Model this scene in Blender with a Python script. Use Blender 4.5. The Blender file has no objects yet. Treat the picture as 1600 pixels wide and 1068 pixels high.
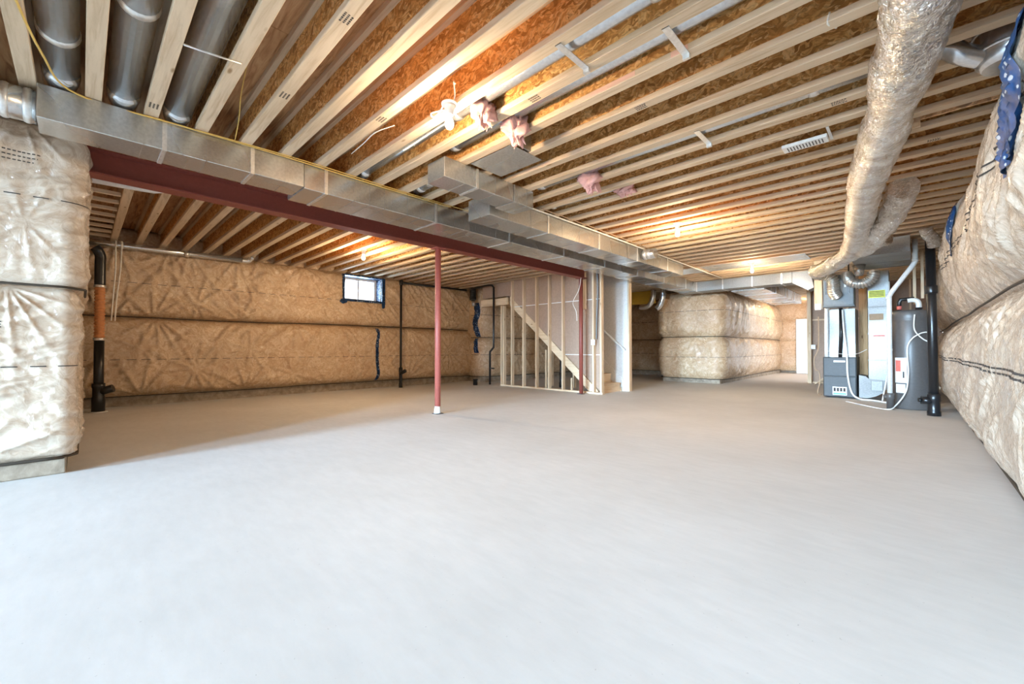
import bpy, math, random
import numpy as np
from mathutils import Vector
random.seed(7); rng = np.random.default_rng(7)
S = bpy.context.scene
COL = S.collection

# ------------------------------------------------------------ camera, light
CAM_H = 0.97
cam_d = bpy.data.cameras.new('camera'); cam = bpy.data.objects.new('camera', cam_d); COL.objects.link(cam)
cam.location = (0, 0, CAM_H)
cam.rotation_euler = (math.radians(90.88), 0, math.radians(44.0))
cam_d.sensor_width = 36; cam_d.lens = 36*650/1600; cam_d.clip_start = .05
S.camera = cam
S.view_settings.view_transform = 'Standard'; S.view_settings.look = 'None'
S.view_settings.gamma = 1; S.view_settings.use_curve_mapping = False
S.view_settings.exposure = 0.06
w = bpy.data.worlds.new('sky'); S.world = w; w.use_nodes = True
w.node_tree.nodes['Background'].inputs[0].default_value = (.86, .93, 1, 1)
w.node_tree.nodes['Background'].inputs[1].default_value = 4.0
def area(name, loc, rot, sx, sy, power, col):
    l = bpy.data.lights.new(name, 'AREA'); l.shape = 'RECTANGLE'; l.size = sx; l.size_y = sy
    l.energy = power; l.color = col
    o = bpy.data.objects.new(name, l); COL.objects.link(o); o.location = loc; o.rotation_euler = rot
    return o
DAY = (.50, .75, 1.0)
BULB = (1.0, .74, .45)
BULB_W = 54
# daylight from the bright garden side; it enters only through the patio door and the rear window
area('garden_daylight', (-1.75, -25, 3.1), (math.radians(90), 0, 0), 24.5, 4.2, 225000, DAY)
area('basement_window_daylight', (-9.95, 4.60, 2.36), (math.radians(90), 0, math.radians(-90)), .84, .5, 45, DAY)

# ------------------------------------------------------------ materials
def mat(name):
    m = bpy.data.materials.new(name); m.use_nodes = True
    nt = m.node_tree; b = nt.nodes['Principled BSDF']
    return m, nt, b
def N(nt, t, **kw):
    n = nt.nodes.new(t)
    for k, v in kw.items(): setattr(n, k, v)
    return n
def coords(nt, scale=(1,1,1), kind='Object', rot=(0,0,0)):
    tc = N(nt, 'ShaderNodeTexCoord'); mp = N(nt, 'ShaderNodeMapping')
    mp.inputs['Scale'].default_value = scale; mp.inputs['Rotation'].default_value = rot
    nt.links.new(tc.outputs[kind], mp.inputs['Vector']); return mp.outputs['Vector']
def noise(nt, vec, scale, detail=4, rough=.55, dist=0):
    n = N(nt, 'ShaderNodeTexNoise'); n.inputs['Scale'].default_value = scale; n.inputs['Detail'].default_value = detail
    n.inputs['Roughness'].default_value = rough; n.inputs['Distortion'].default_value = dist
    nt.links.new(vec, n.inputs['Vector']); return n.outputs['Fac']
def ramp(nt, fac, stops):
    r = N(nt, 'ShaderNodeValToRGB'); e = r.color_ramp.elements
    while len(e) < len(stops): e.new(.5)
    for i, (p, c) in enumerate(stops):
        e[i].position = p; e[i].color = (c[0], c[1], c[2], 1)
    nt.links.new(fac, r.inputs['Fac']); return r.outputs['Color']
def mixc(nt, fac, a, b, mode='MIX'):
    m = N(nt, 'ShaderNodeMix', data_type='RGBA', blend_type=mode)
    if isinstance(fac, float): m.inputs[0].default_value = fac
    else: nt.links.new(fac, m.inputs[0])
    for s, v in ((6, a), (7, b)):
        if isinstance(v, tuple): m.inputs[s].default_value = (*v, 1)
        else: nt.links.new(v, m.inputs[s])
    return m.outputs[2]
def bump(nt, h, strength, dist=.01, normal=None):
    b = N(nt, 'ShaderNodeBump'); b.inputs['Strength'].default_value = strength; b.inputs['Distance'].default_value = dist
    nt.links.new(h, b.inputs['Height'])
    if normal: nt.links.new(normal, b.inputs['Normal'])
    return b.outputs['Normal']
def plain(name, col, rough=.6, metal=0, spec=.5, emit=0):
    m, nt, b = mat(name)
    b.inputs['Base Color'].default_value = (*col, 1); b.inputs['Roughness'].default_value = rough
    b.inputs['Metallic'].default_value = metal; b.inputs['Specular IOR Level'].default_value = spec
    v = coords(nt); n = noise(nt, v, 30, 3)
    c = ramp(nt, n, [(.3, tuple(x*.9 for x in col)), (.7, tuple(min(1, x*1.06) for x in col))])
    nt.links.new(c, b.inputs['Base Color'])
    if emit:
        b.inputs['Emission Color'].default_value = (*col, 1); b.inputs['Emission Strength'].default_value = emit
    return m
M = {}
def lumber(name, axis, a=(.80,.63,.44), c=(.62,.44,.27), dark=(.36,.21,.10)):
    m, nt, b = mat(name)
    sc = [14, 14, 14]; sc[axis] = 1.0
    v = coords(nt, tuple(sc)); inf = N(nt, 'ShaderNodeObjectInfo')
    ad = N(nt, 'ShaderNodeVectorMath', operation='ADD'); nt.links.new(v, ad.inputs[0]); nt.links.new(inf.outputs['Location'], ad.inputs[1])
    g = noise(nt, ad.outputs[0], 2.2, 6, .6, .6)
    col = ramp(nt, g, [(.32, c), (.52, a), (.75, tuple(min(1, x*1.06) for x in a))])
    v2 = coords(nt, tuple(3.4 if i != axis else 1.1 for i in range(3)))
    ad2 = N(nt, 'ShaderNodeVectorMath', operation='ADD'); nt.links.new(v2, ad2.inputs[0]); nt.links.new(inf.outputs['Location'], ad2.inputs[1])
    vo = N(nt, 'ShaderNodeTexVoronoi'); vo.inputs['Scale'].default_value = 2.0; nt.links.new(ad2.outputs[0], vo.inputs['Vector'])
    k = ramp(nt, vo.outputs['Distance'], [(.045, (1,1,1)), (.10, (0,0,0))])
    col = mixc(nt, k, col, dark)
    big = noise(nt, ad2.outputs[0], .7, 2)
    col = mixc(nt, ramp(nt, big, [(.35, (0,0,0)), (.7, (.45,.45,.45))]), col, tuple(x*.8 for x in c))
    nt.links.new(col, b.inputs['Base Color']); b.inputs['Roughness'].default_value = .7; b.inputs['Specular IOR Level'].default_value = .25
    nt.links.new(bump(nt, g, .25, .004), b.inputs['Normal'])
    return m
for i, a in enumerate('xyz'): M['lumber_'+a] = lumber('pine_lumber_'+a, i)
M['flange'] = lumber('joist_flange_lumber', 0, (.70,.55,.39), (.54,.39,.25), (.30,.18,.09))
M['flange_red'] = lumber('joist_flange_lumber_marked', 0, (.86,.52,.40), (.74,.48,.34))
M['timber'] = lumber('brown_timber', 2, (.50,.30,.15), (.33,.18,.08), (.15,.07,.03))
def osb(name, light=0.0):
    m, nt, b = mat(name)
    v = coords(nt, (1,1,1)); inf = N(nt, 'ShaderNodeObjectInfo')
    ad = N(nt, 'ShaderNodeVectorMath', operation='ADD'); nt.links.new(v, ad.inputs[0]); nt.links.new(inf.outputs['Location'], ad.inputs[1])
    ns = N(nt, 'ShaderNodeTexNoise'); ns.inputs['Scale'].default_value = 9; ns.inputs['Detail'].default_value = 2; nt.links.new(ad.outputs[0], ns.inputs['Vector'])
    vm = N(nt, 'ShaderNodeVectorMath', operation='MULTIPLY_ADD'); nt.links.new(ns.outputs['Color'], vm.inputs[0]); vm.inputs[1].default_value = (.16,.16,.16); nt.links.new(ad.outputs[0], vm.inputs[2])
    mp = N(nt, 'ShaderNodeMapping'); mp.inputs['Scale'].default_value = (22, 40, 46); mp.inputs['Rotation'].default_value = (0, .5, .3); nt.links.new(vm.outputs[0], mp.inputs['Vector'])
    vo = N(nt, 'ShaderNodeTexVoronoi'); vo.inputs['Scale'].default_value = 1.0; nt.links.new(mp.outputs[0], vo.inputs['Vector'])
    sp = N(nt, 'ShaderNodeSeparateColor'); nt.links.new(vo.outputs['Color'], sp.inputs[0])
    L = light
    col = ramp(nt, sp.outputs[0], [(0, (.34+L, .15+L, .04+L)), (.3, (.60+L, .29+L, .085+L)), (.6, (.74+L, .40+L, .135+L)), (1, (.86+L, .56+L, .25+L))])
    mp2 = N(nt, 'ShaderNodeMapping'); mp2.inputs['Scale'].default_value = (12, 30, 30); mp2.inputs['Rotation'].default_value = (0, -.8, 0); nt.links.new(vm.outputs[0], mp2.inputs['Vector'])
    n2 = noise(nt, mp2.outputs[0], 2.4, 5)
    col = mixc(nt, ramp(nt, n2, [(.45, (0,0,0)), (.62, (.6,.6,.6))]), col, (.28+L*.8, .115+L*.8, .03+L*.7))
    nt.links.new(col, b.inputs['Base Color']); b.inputs['Roughness'].default_value = .65; b.inputs['Specular IOR Level'].default_value = .3
    nt.links.new(bump(nt, vo.outputs['Distance'], .3, .004), b.inputs['Normal'])
    return m
M['osb'] = osb('oriented_strand_board'); M['osb_lit'] = osb('oriented_strand_board_lit', .13)  # second one is a lighter copy: light on a joist web put into the colour
def plywood():
    m, nt, b = mat('plywood_subfloor'); v = coords(nt, (1.5, 14, 8)); inf = N(nt, 'ShaderNodeObjectInfo')
    ad = N(nt, 'ShaderNodeVectorMath', operation='ADD'); nt.links.new(v, ad.inputs[0]); nt.links.new(inf.outputs['Location'], ad.inputs[1])
    g = noise(nt, ad.outputs[0], 1.6, 5, .6, 1.2)
    c = ramp(nt, g, [(.3, (.30,.14,.06)), (.5, (.54,.30,.145)), (.7, (.66,.41,.22))])
    nt.links.new(c, b.inputs['Base Color']); b.inputs['Roughness'].default_value = .7; b.inputs['Specular IOR Level'].default_value = .2
    return m
M['ply'] = plywood()
def galv(name, col=(.60,.60,.585), rough=.24, bumps=.16):
    m, nt, b = mat(name); v = coords(nt); n = noise(nt, v, 1.6, 0, .5); n2 = noise(nt, v, 45, 2)
    c = ramp(nt, n2, [(.3, tuple(x*.88 for x in col)), (.7, tuple(min(1, x*1.08) for x in col))])
    nt.links.new(c, b.inputs['Base Color']); b.inputs['Metallic'].default_value = .86
    r = N(nt, 'ShaderNodeMapRange'); r.inputs['To Min'].default_value = rough*.75; r.inputs['To Max'].default_value = rough*1.5
    nt.links.new(n, r.inputs['Value']); nt.links.new(r.outputs[0], b.inputs['Roughness'])
    nt.links.new(bump(nt, n, bumps, .05), b.inputs['Normal']); return m
M['galv'] = galv('galvanised_steel'); M['galv_pipe'] = galv('galvanised_pipe', (.68,.70,.72), .20, .05)
M['galv_dull'] = galv('dull_galvanised_steel', (.40,.40,.39), .5, .2); M['cleat_dull'] = galv('dull_galvanised_cleat', (.36,.36,.355), .55, .05); M['hose'] = galv('ribbed_foil_hose', (.66,.64,.60), .28, .02)
M['cleat'] = galv('galvanised_cleat', (.78,.77,.75), .35, .05)
def foil():
    m, nt, b = mat('crinkled_foil'); v = coords(nt, (1,1,1)); n = noise(nt, v, 34, 4, .6, 2.0); n2 = noise(nt, v, 7, 3)
    c = ramp(nt, n2, [(.35, (.68,.64,.58)), (.6, (.92,.90,.87))])
    nt.links.new(c, b.inputs['Base Color']); b.inputs['Metallic'].default_value = 1.0; b.inputs['Roughness'].default_value = .17
    nt.links.new(bump(nt, n, .9, .03), b.inputs['Normal']); return m
M['foil'] = foil()
def insul(name, a=(.62,.41,.225), c=(.42,.235,.105), hi=(.82,.65,.44), veil=.08, coat=1.0):
    m, nt, b = mat(name); v = coords(nt)
    d = N(nt, 'ShaderNodeTexNoise'); d.inputs['Scale'].default_value = 3.5; d.inputs['Detail'].default_value = 3; nt.links.new(v, d.inputs['Vector'])
    vm = N(nt, 'ShaderNodeVectorMath', operation='MULTIPLY_ADD'); nt.links.new(d.outputs['Color'], vm.inputs[0]); vm.inputs[1].default_value = (.5,.5,.5); nt.links.new(v, vm.inputs[2])
    f = noise(nt, vm.outputs[0], 9, 8, .68, 1.6)
    f2 = noise(nt, vm.outputs[0], 2.0, 4, .6, .5)
    col = ramp(nt, f, [(.30, c), (.48, a), (.66, hi)])
    col = mixc(nt, ramp(nt, f2, [(.35, (0,0,0)), (.72, (.5,.5,.5))]), col, c)
    col = mixc(nt, veil, col, (.86,.84,.80))  # film haze and reflection painted in as an even whitish mix
    nt.links.new(col, b.inputs['Base Color']); b.inputs['Roughness'].default_value = .8; b.inputs['Specular IOR Level'].default_value = .2
    b.inputs['Coat Weight'].default_value = coat; b.inputs['Coat Roughness'].default_value = .17; b.inputs['Coat IOR'].default_value = 1.7
    mp = N(nt, 'ShaderNodeMapping'); mp.inputs['Scale'].default_value = (1,1,1); nt.links.new(vm.outputs[0], mp.inputs['Vector'])
    w1 = noise(nt, mp.outputs[0], 13, 3, .5, 2.2)
    n1 = bump(nt, w1, .6, .03)
    nt.links.new(n1, b.inputs['Coat Normal']); nt.links.new(bump(nt, f, .35, .008), b.inputs['Normal'])
    return m
M['insul'] = insul('poly_covered_insulation')
M['insul_daylit'] = insul('poly_covered_insulation_daylit', (.58,.44,.31), (.38,.25,.15), (.76,.66,.53), .14)  # same insulation, its lighter greyish look under cool daylight put into the colour
def concrete(name, a, c, sc=1.0, rough=.7):
    m, nt, b = mat(name); v = coords(nt)
    n = noise(nt, v, .9*sc, 7, .62, .4); n2 = noise(nt, coords(nt, (1, 3.2, 1), rot=(0,0,.5)), 5*sc, 6, .6)
    col = ramp(nt, n, [(.32, c), (.66, a)])
    col = mixc(nt, ramp(nt, n2, [(.35, (.16,.16,.16)), (.62, (0,0,0))]), col, tuple(x*.72 for x in c))
    vo = noise(nt, v, 60*sc, 2); spk = ramp(nt, vo, [(.24, (.6,.6,.6)), (.28, (0,0,0))])
    col = mixc(nt, spk, col, tuple(x*.6 for x in c))
    nt.links.new(col, b.inputs['Base Color']); b.inputs['Roughness'].default_value = rough; b.inputs['Specular IOR Level'].default_value = .35
    nt.links.new(bump(nt, n2, .15, .004), b.inputs['Normal']); return m
M['slab'] = concrete('trowelled_concrete_slab', (.74,.73,.72), (.66,.65,.635))
M['curb'] = concrete('rough_concrete_wall', (.47,.39,.30), (.24,.19,.14), 9, .9)
M['red'] = plain('red_oxide_primer', (.25,.058,.04), .5)
M['post_red'] = plain('faded_red_primer', (.42,.11,.085), .5)
M['black'] = plain('black_abs_plastic', (.012,.012,.013), .28)
M['pvc'] = plain('white_pvc', (.80,.78,.74), .35)
M['white'] = plain('white_plastic', (.85,.85,.83), .4)
M['grey'] = plain('tank_grey_enamel', (.115,.105,.10), .38, .2)
M['furnace'] = plain('furnace_grey_enamel', (.062,.063,.064), .5)
M['bluegrey'] = plain('blue_grey_enamel', (.20,.225,.24), .5)
M['drywall_back'] = plain('brown_drywall_paper', (.42,.295,.22), .85)
M['drywall'] = plain('white_drywall', (.80,.79,.77), .8)
M['pink'] = plain('pink_fibreglass', (.72,.42,.39), .95)
M['copper'] = plain('orange_ribbed_hose', (.62,.26,.10), .4)
M['cable'] = plain('white_cable', (.86,.83,.76), .5)
M['cable_y'] = plain('yellow_cable', (.72,.48,.13), .5)
M['dark'] = plain('dark_seam_tape', (.045,.032,.02), .7)
M['ink'] = plain('black_print_ink', (.06,.05,.045), .8)
M['yellow'] = plain('yellow_coated_lvl', (.66,.42,.05), .55)
M['ysticker'] = plain('yellow_sticker', (.80,.78,.08), .5)
M['teal'] = plain('teal_label', (.12,.40,.42), .5)
M['redtxt'] = plain('red_label_ink', (.70,.16,.12), .5)
M['carton'] = plain('brown_cardboard', (.45,.31,.20), .85)
M['frame'] = plain('white_vinyl_frame', (.80,.82,.84), .4)
M['mortar'] = plain('pale_mortar', (.75,.74,.71), .8)
def membrane(name, k0, k1):
    m, nt, b = mat(name); v = coords(nt)
    vo = N(nt, 'ShaderNodeTexVoronoi'); vo.inputs['Scale'].default_value = 22; vo.inputs['Randomness'].default_value = .45; nt.links.new(v, vo.inputs['Vector'])
    k = ramp(nt, vo.outputs['Distance'], [(.20, (1,1,1)), (.26, (0,0,0))])
    n = noise(nt, v, 12, 3); c = ramp(nt, n, [(.35, k0), (.65, k1)])
    nt.links.new(mixc(nt, k, c, (.55,.62,.70)), b.inputs['Base Color']); b.inputs['Roughness'].default_value = .45; b.inputs['Specular IOR Level'].default_value = .2
    nt.links.new(bump(nt, n, .4, .01), b.inputs['Normal']); return m
M['membrane'] = membrane('navy_membrane_with_white_dots', (.006,.014,.04), (.015,.055,.15)); M['membrane_blue'] = membrane('blue_membrane_with_white_dots', (.010,.04,.12), (.02,.10,.30))
def glass():
    m = bpy.data.materials.new('clear_window_glass'); m.use_nodes = True; nt = m.node_tree; nt.nodes.clear()
    o = N(nt, 'ShaderNodeOutputMaterial'); t = N(nt, 'ShaderNodeBsdfTransparent'); g = N(nt, 'ShaderNodeBsdfGlossy'); g.inputs['Roughness'].default_value = .02
    mx = N(nt, 'ShaderNodeMixShader'); mx.inputs[0].default_value = .07
    nt.links.new(t.outputs[0], mx.inputs[1]); nt.links.new(g.outputs[0], mx.inputs[2]); nt.links.new(mx.outputs[0], o.inputs[0]); return m
M['glass'] = glass()
def bulbmat():
    m, nt, b = mat('lit_bulb_glass'); b.inputs['Emission Color'].default_value = (1, .90, .72, 1); b.inputs['Emission Strength'].default_value = 14; return m
M['bulb'] = bulbmat()

# ------------------------------------------------------------ helpers
class MB:
    def __init__(s): s.v = []; s.f = []; s.sm = []
    def add(s, vs, fs, smooth=False):
        o = len(s.v); s.v += [tuple(v) for v in vs]; s.f += [tuple(i+o for i in f) for f in fs]; s.sm += [smooth]*len(fs); return s
    def box(s, x0, x1, y0, y1, z0, z1, bev=0):
        if bev <= 0:
            vs = [(x, y, z) for z in (z0, z1) for y in (y0, y1) for x in (x0, x1)]
            return s.add(vs, [(0,2,3,1), (4,5,7,6), (0,1,5,4), (2,6,7,3), (0,4,6,2), (1,3,7,5)])
        ax = [(x0, x1), (y0, y1), (z0, z1)]; vs = []; idx = {}
        for cz in (0, 1):
            for cy in (0, 1):
                for cx in (0, 1):
                    c = (cx, cy, cz)
                    for k in range(3):
                        p = [ax[i][c[i]] + (0 if i == k else bev*(1 if c[i] == 0 else -1)) for i in range(3)]
                        idx[(c, k)] = len(vs); vs.append(p)
        fs = []
        for k in range(3):
            a, b = [i for i in range(3) if i != k]
            for sgn in (0, 1):
                q = []
                for (u, w_) in ((0,0), (1,0), (1,1), (0,1)):
                    c = [0,0,0]; c[k] = sgn; c[a] = u; c[b] = w_; q.append(idx[(tuple(c), k)])
                fs.append(tuple(q))
            for u in (0, 1):
                for w_ in (0, 1):
                    c0 = [0,0,0]; c0[a] = u; c0[b] = w_; c1 = list(c0); c1[k] = 1
                    fs.append((idx[(tuple(c0), a)], idx[(tuple(c1), a)], idx[(tuple(c1), b)], idx[(tuple(c0), b)]))
        for cz in (0, 1):
            for cy in (0, 1):
                for cx in (0, 1): fs.append(tuple(idx[((cx,cy,cz), k)] for k in range(3)))
        return s.add(vs, fs)
    def tube(s, pts, r, n=14, caps=True, rad=None, smooth=True):
        P = [Vector(p) for p in pts]; m = len(P); vs = []
        t0 = (P[1]-P[0]).normalized(); up = Vector((0,0,1)) if abs(t0.z) < .9 else Vector((1,0,0))
        nrm = (up - t0*up.dot(t0)).normalized()
        for i in range(m):
            t = ((P[min(i+1, m-1)]-P[i]).normalized() + (P[i]-P[max(i-1, 0)]).normalized())
            t = t.normalized() if t.length > 1e-6 else t0
            nrm = (nrm - t*nrm.dot(t)).normalized(); bn = t.cross(nrm)
            ri = rad[i] if rad is not None else r
            for j in range(n):
                a = 2*math.pi*j/n
                rr = ri[j] if hasattr(ri, '__len__') else ri
                vs.append(P[i] + nrm*(math.cos(a)*rr) + bn*(math.sin(a)*rr))
        fs = [(i*n+j, i*n+(j+1) % n, (i+1)*n+(j+1) % n, (i+1)*n+j) for i in range(m-1) for j in range(n)]
        s.add(vs, fs, smooth)
        if caps:
            o = len(s.v) - len(vs)
            s.f += [tuple(o+j for j in reversed(range(n))), tuple(o+(m-1)*n+j for j in range(n))]; s.sm += [False, False]
        return s
    def prism(s, poly, d0, d1, plane='xz'):
        n = len(poly); f = {'xz': lambda p, d: (p[0], d, p[1]), 'yz': lambda p, d: (d, p[0], p[1]), 'xy': lambda p, d: (p[0], p[1], d)}[plane]
        vs = [f(p, d0) for p in poly] + [f(p, d1) for p in poly]
        fs = [tuple(reversed(range(n))), tuple(range(n, 2*n))] + [(i, (i+1) % n, n+(i+1) % n, n+i) for i in range(n)]
        return s.add(vs, fs)
    def lathe(s, prof, c, n=28):
        vs = [(c[0]+r*math.cos(2*math.pi*j/n), c[1]+r*math.sin(2*math.pi*j/n), c[2]+z) for r, z in prof for j in range(n)]
        m = len(prof)
        fs = [(i*n+j, i*n+(j+1) % n, (i+1)*n+(j+1) % n, (i+1)*n+j) for i in range(m-1) for j in range(n)]
        s.add(vs, fs, True); o = len(s.v)-len(vs)
        s.f += [tuple(o+j for j in reversed(range(n))), tuple(o+(m-1)*n+j for j in range(n))]; s.sm += [False, False]; return s
    def mesh(s, name, m, off=(0,0,0)):
        me = bpy.data.meshes.new(name); me.from_pydata([(v[0]-off[0], v[1]-off[1], v[2]-off[2]) for v in s.v], [], s.f)
        me.polygons.foreach_set('use_smooth', s.sm); me.materials.append(M[m] if isinstance(m, str) else m); me.update()
        return me
    def build(s, name, m, parent=None, origin=None):
        if parent is not None:
            off = wloc(parent)
            o = bpy.data.objects.new(name, s.mesh(name, m, off)); COL.objects.link(o); o.parent = parent
        else:
            off = origin if origin is not None else (sum(v[0] for v in s.v)/len(s.v), sum(v[1] for v in s.v)/len(s.v), min(v[2] for v in s.v))
            o = bpy.data.objects.new(name, s.mesh(name, m, off)); COL.objects.link(o); o.location = off
        return o
def wloc(o):
    p = Vector((0,0,0))
    while o is not None: p = p + o.location; o = o.parent
    return p
def tag(o, label, cat, group=None):
    o['label'] = label; o['category'] = cat
    if group: o['group'] = group
    return o
def thing(name, loc, label, cat, group=None):
    o = bpy.data.objects.new(name, None); COL.objects.link(o); o.location = loc; o.empty_display_size = .1
    return tag(o, label, cat, group)
def struct(o, label=None):
    o['kind'] = 'structure'
    if label: o['label'] = label
    return o
def smooth_path(pts, n=8):
    P = [Vector(p) for p in pts]; out = []
    for i in range(len(P)-1):
        p0 = P[max(i-1, 0)]; p1 = P[i]; p2 = P[i+1]; p3 = P[min(i+2, len(P)-1)]
        for k in range(n):
            t = k/n
            out.append(.5*((2*p1)+(-p0+p2)*t+(2*p0-5*p1+4*p2-p3)*t*t+(-p0+3*p1-3*p2+p3)*t*t*t))
    out.append(P[-1]); return out

J = 2.69            # underside of the joists
JD = .302           # joist depth
SUB = J + JD        # underside of the plywood
SP = .302; Y0 = .04 # joist spacing and first joist

# ------------------------------------------------------------ setting
struct(MB().box(-10.4, .95, -8.9, 20.0, -.2, 0).build('floor', 'slab'), 'pale trowelled concrete basement floor')
ceil = struct(MB().box(-10.4, .95, -8.9, 20.0, SUB+.02, SUB+.12).build('ceiling', 'ply'), 'plywood subfloor seen between the joists')
sheet_cache = {}
for i, (xa, xb) in enumerate([(-10.2, -7.76), (-7.76, -5.32), (-5.32, -2.88), (-2.88, -.44), (-.44, .9)]):
    yy = -1.9 + (i % 2)*.6
    while yy < 15:
        k = round(xb-xa, 2)
        if k not in sheet_cache: sheet_cache[k] = MB().box(-k/2+.002, k/2-.002, -.608, .608, 0, .0195).mesh('plywood_sheet', 'ply')
        o = bpy.data.objects.new('plywood_sheet', sheet_cache[k]); COL.objects.link(o); o.parent = ceil
        o.location = Vector(((xa+xb)/2, yy+.61, SUB)) - ceil.location
        yy += 1.22

def vnoise(x, y, seed, f):
    r = np.random.default_rng(seed); g = r.random((64, 64))
    x = x*f + 100; y = y*f + 100; xi = np.floor(x).astype(int); yi = np.floor(y).astype(int); fx = x-xi; fy = y-yi
    fx = fx*fx*(3-2*fx); fy = fy*fy*(3-2*fy); a = lambda i, j: g[(xi+i) % 64, (yi+j) % 64]
    return (a(0,0)*(1-fx)+a(1,0)*fx)*(1-fy) + (a(0,1)*(1-fx)+a(1,1)*fx)*fy
class Path:
    """wall line in plan; the room lies to its left; corners rounded"""
    def __init__(s, pts, rads=None):
        out = []
        for i, p in enumerate(pts):
            p = np.array(p, float); r = (rads or {}).get(i, 0)
            if r and 0 < i < len(pts)-1:
                a = np.array(pts[i-1], float)-p; b = np.array(pts[i+1], float)-p; a /= np.linalg.norm(a); b /= np.linalg.norm(b)
                for t in np.linspace(0, 1, 9): out.append((1-t)**2*(p+a*r)+2*t*(1-t)*p+t*t*(p+b*r))
            else: out.append(p)
        s.p = np.array(out); d = np.diff(s.p, axis=0); L = np.linalg.norm(d, axis=1); s.c = np.concatenate([[0], np.cumsum(L)]); s.len = s.c[-1]
        t = d/L[:, None]; nn = np.stack([-t[:, 1], t[:, 0]], 1)
        vn = np.vstack([nn[:1], (nn[1:]+nn[:-1]), nn[-1:]]); s.n = vn/np.linalg.norm(vn, axis=1)[:, None]
    def at(s, u):
        return (np.stack([np.interp(u, s.c, s.p[:, k]) for k in (0, 1)], -1), np.stack([np.interp(u, s.c, s.n[:, k]) for k in (0, 1)], -1))
class Tier:
    """one pillow of poly-covered insulation between z0 and z1 along a Path"""
    def __init__(s, path, z0, z1, bulge, seed, wr=.008, fold=None, top=None, npow=5, lump=.02):
        s.path, s.z0, s.z1, s.b, s.seed, s.wr, s.fold, s.top, s.npow, s.lump = path, z0, z1, bulge, seed, wr, fold, top, npow, lump
        r = np.random.default_rng(seed); s.st = []; u = r.uniform(.1, .5)
        while u < path.len:
            for zz in (z0+.01, z1-.01):
                if r.random() < .8: s.st.append((u+r.uniform(-.2, .2), zz, r.integers(9, 17), r.uniform(0, 6), r.uniform(.6, 1.3)))
            if r.random() < .5 and z1-z0 > .5: s.st.append((u, r.uniform(z0+.2, z1-.2), r.integers(7, 12), r.uniform(0, 6), r.uniform(.4, .9)))
            u += r.uniform(.45, .9)
    def disp(s, U, Z):
        t = np.clip((Z-s.z0)/(s.z1-s.z0), 0, 1); d = s.b*(1-np.abs(2*t-1)**s.npow)
        edge = np.clip(np.minimum(t, 1-t)*8, 0, 1)
        d = d + s.lump*(vnoise(U, Z, s.seed, 1.3)-.5)*2*edge + s.lump*.6*(vnoise(U, Z, s.seed+1, 3.1)-.5)*2*edge
        wv = np.zeros_like(d)
        for (us, zs, k, ph, A) in s.st:
            dx = U-us; dz = Z-zs; rr = np.hypot(dx, dz); m = rr < 1.3
            if not m.any(): continue
            th = np.arctan2(dz[m], dx[m]); q = .5+.5*np.cos(k*th+ph+1.2*np.sin(3*th))
            wv[m] += A*np.exp(-rr[m]/.34)*(q**5-.25)*np.clip(rr[m]*7, 0, 1)
        d = d + s.wr*wv
        if s.fold:
            ang, fr, amp = s.fold
            wob = .10*(vnoise(U, Z, s.seed+5, 1.7)-.5)
            for q, (f1, f2, g) in enumerate(((.9, .30, 1.0), (1.6, .62, .55))):
                a_ = (-U*math.sin(ang)+Z*math.cos(ang)); c_ = (U*math.cos(ang)+Z*math.sin(ang))+wob
                nn = vnoise(a_*f1, c_*f2*fr, s.seed+6+q, 1.0); rd = np.clip(1-np.abs(2*nn-1)*1.6, 0, 1)**1.6
                am = np.clip(vnoise(U, Z, s.seed+16+q, 1.5)*2.4-.7, 0, 1)
                d = d + amp*g*rd*am*edge
        d = d + .003*(vnoise(U, Z, s.seed+8, 22)-.5)*2*edge
        if s.top: d = d + s.top*np.clip((Z-(s.z1-.5))/.5, 0, 1)**2
        return d
    def pos(s, U, Z, off=0):
        p, n = s.path.at(U.ravel()); d = (s.disp(U, Z)+off).ravel()
        return np.column_stack([p + n*d[:, None], Z.ravel()])
    def grid(s, u, z, off=0, skip=None):
        U, Z = np.meshgrid(u, z); P = s.pos(U, Z, off); nu = len(u); nz = len(z)
        a = (np.arange(nz-1)[:, None]*nu + np.arange(nu-1)[None]).ravel()
        F = np.stack([a, a+1, a+nu+1, a+nu], 1)
        if skip is not None: F = F[np.tile(skip, nz-1)]
        return P, F
    def build(s, name, m, parent, u, dz=.02):
        z = np.linspace(s.z0, s.z1, int((s.z1-s.z0)/dz)+2); P, F = s.grid(u, z)
        return np_mesh(name, P, F, m, parent)
    def patch(s, name, m, parent, u0, u1, z0, z1, off=.006, wob=0, dash=None, du=.02):
        n = max(int((u1-u0)/du), 3); u = np.linspace(u0, u1, n); nz = max(int((z1-z0)/.02), 2); z = np.linspace(z0, z1, nz)
        skip = None
        if dash:
            um = (u[1:]+u[:-1])/2; skip = (um % dash[0]) < dash[1]
        U, Z = np.meshgrid(u, z)
        if wob: U = U + wob*(vnoise(Z*0+.5, Z, s.seed+33, 3)-.5)*2
        P = s.pos(U, Z, off); a = (np.arange(nz-1)[:, None]*n+np.arange(n-1)[None]).ravel(); F = np.stack([a, a+1, a+n+1, a+n], 1)
        if skip is not None: F = F[np.tile(skip, nz-1)]
        return np_mesh(name, P, F, m, parent)
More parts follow.
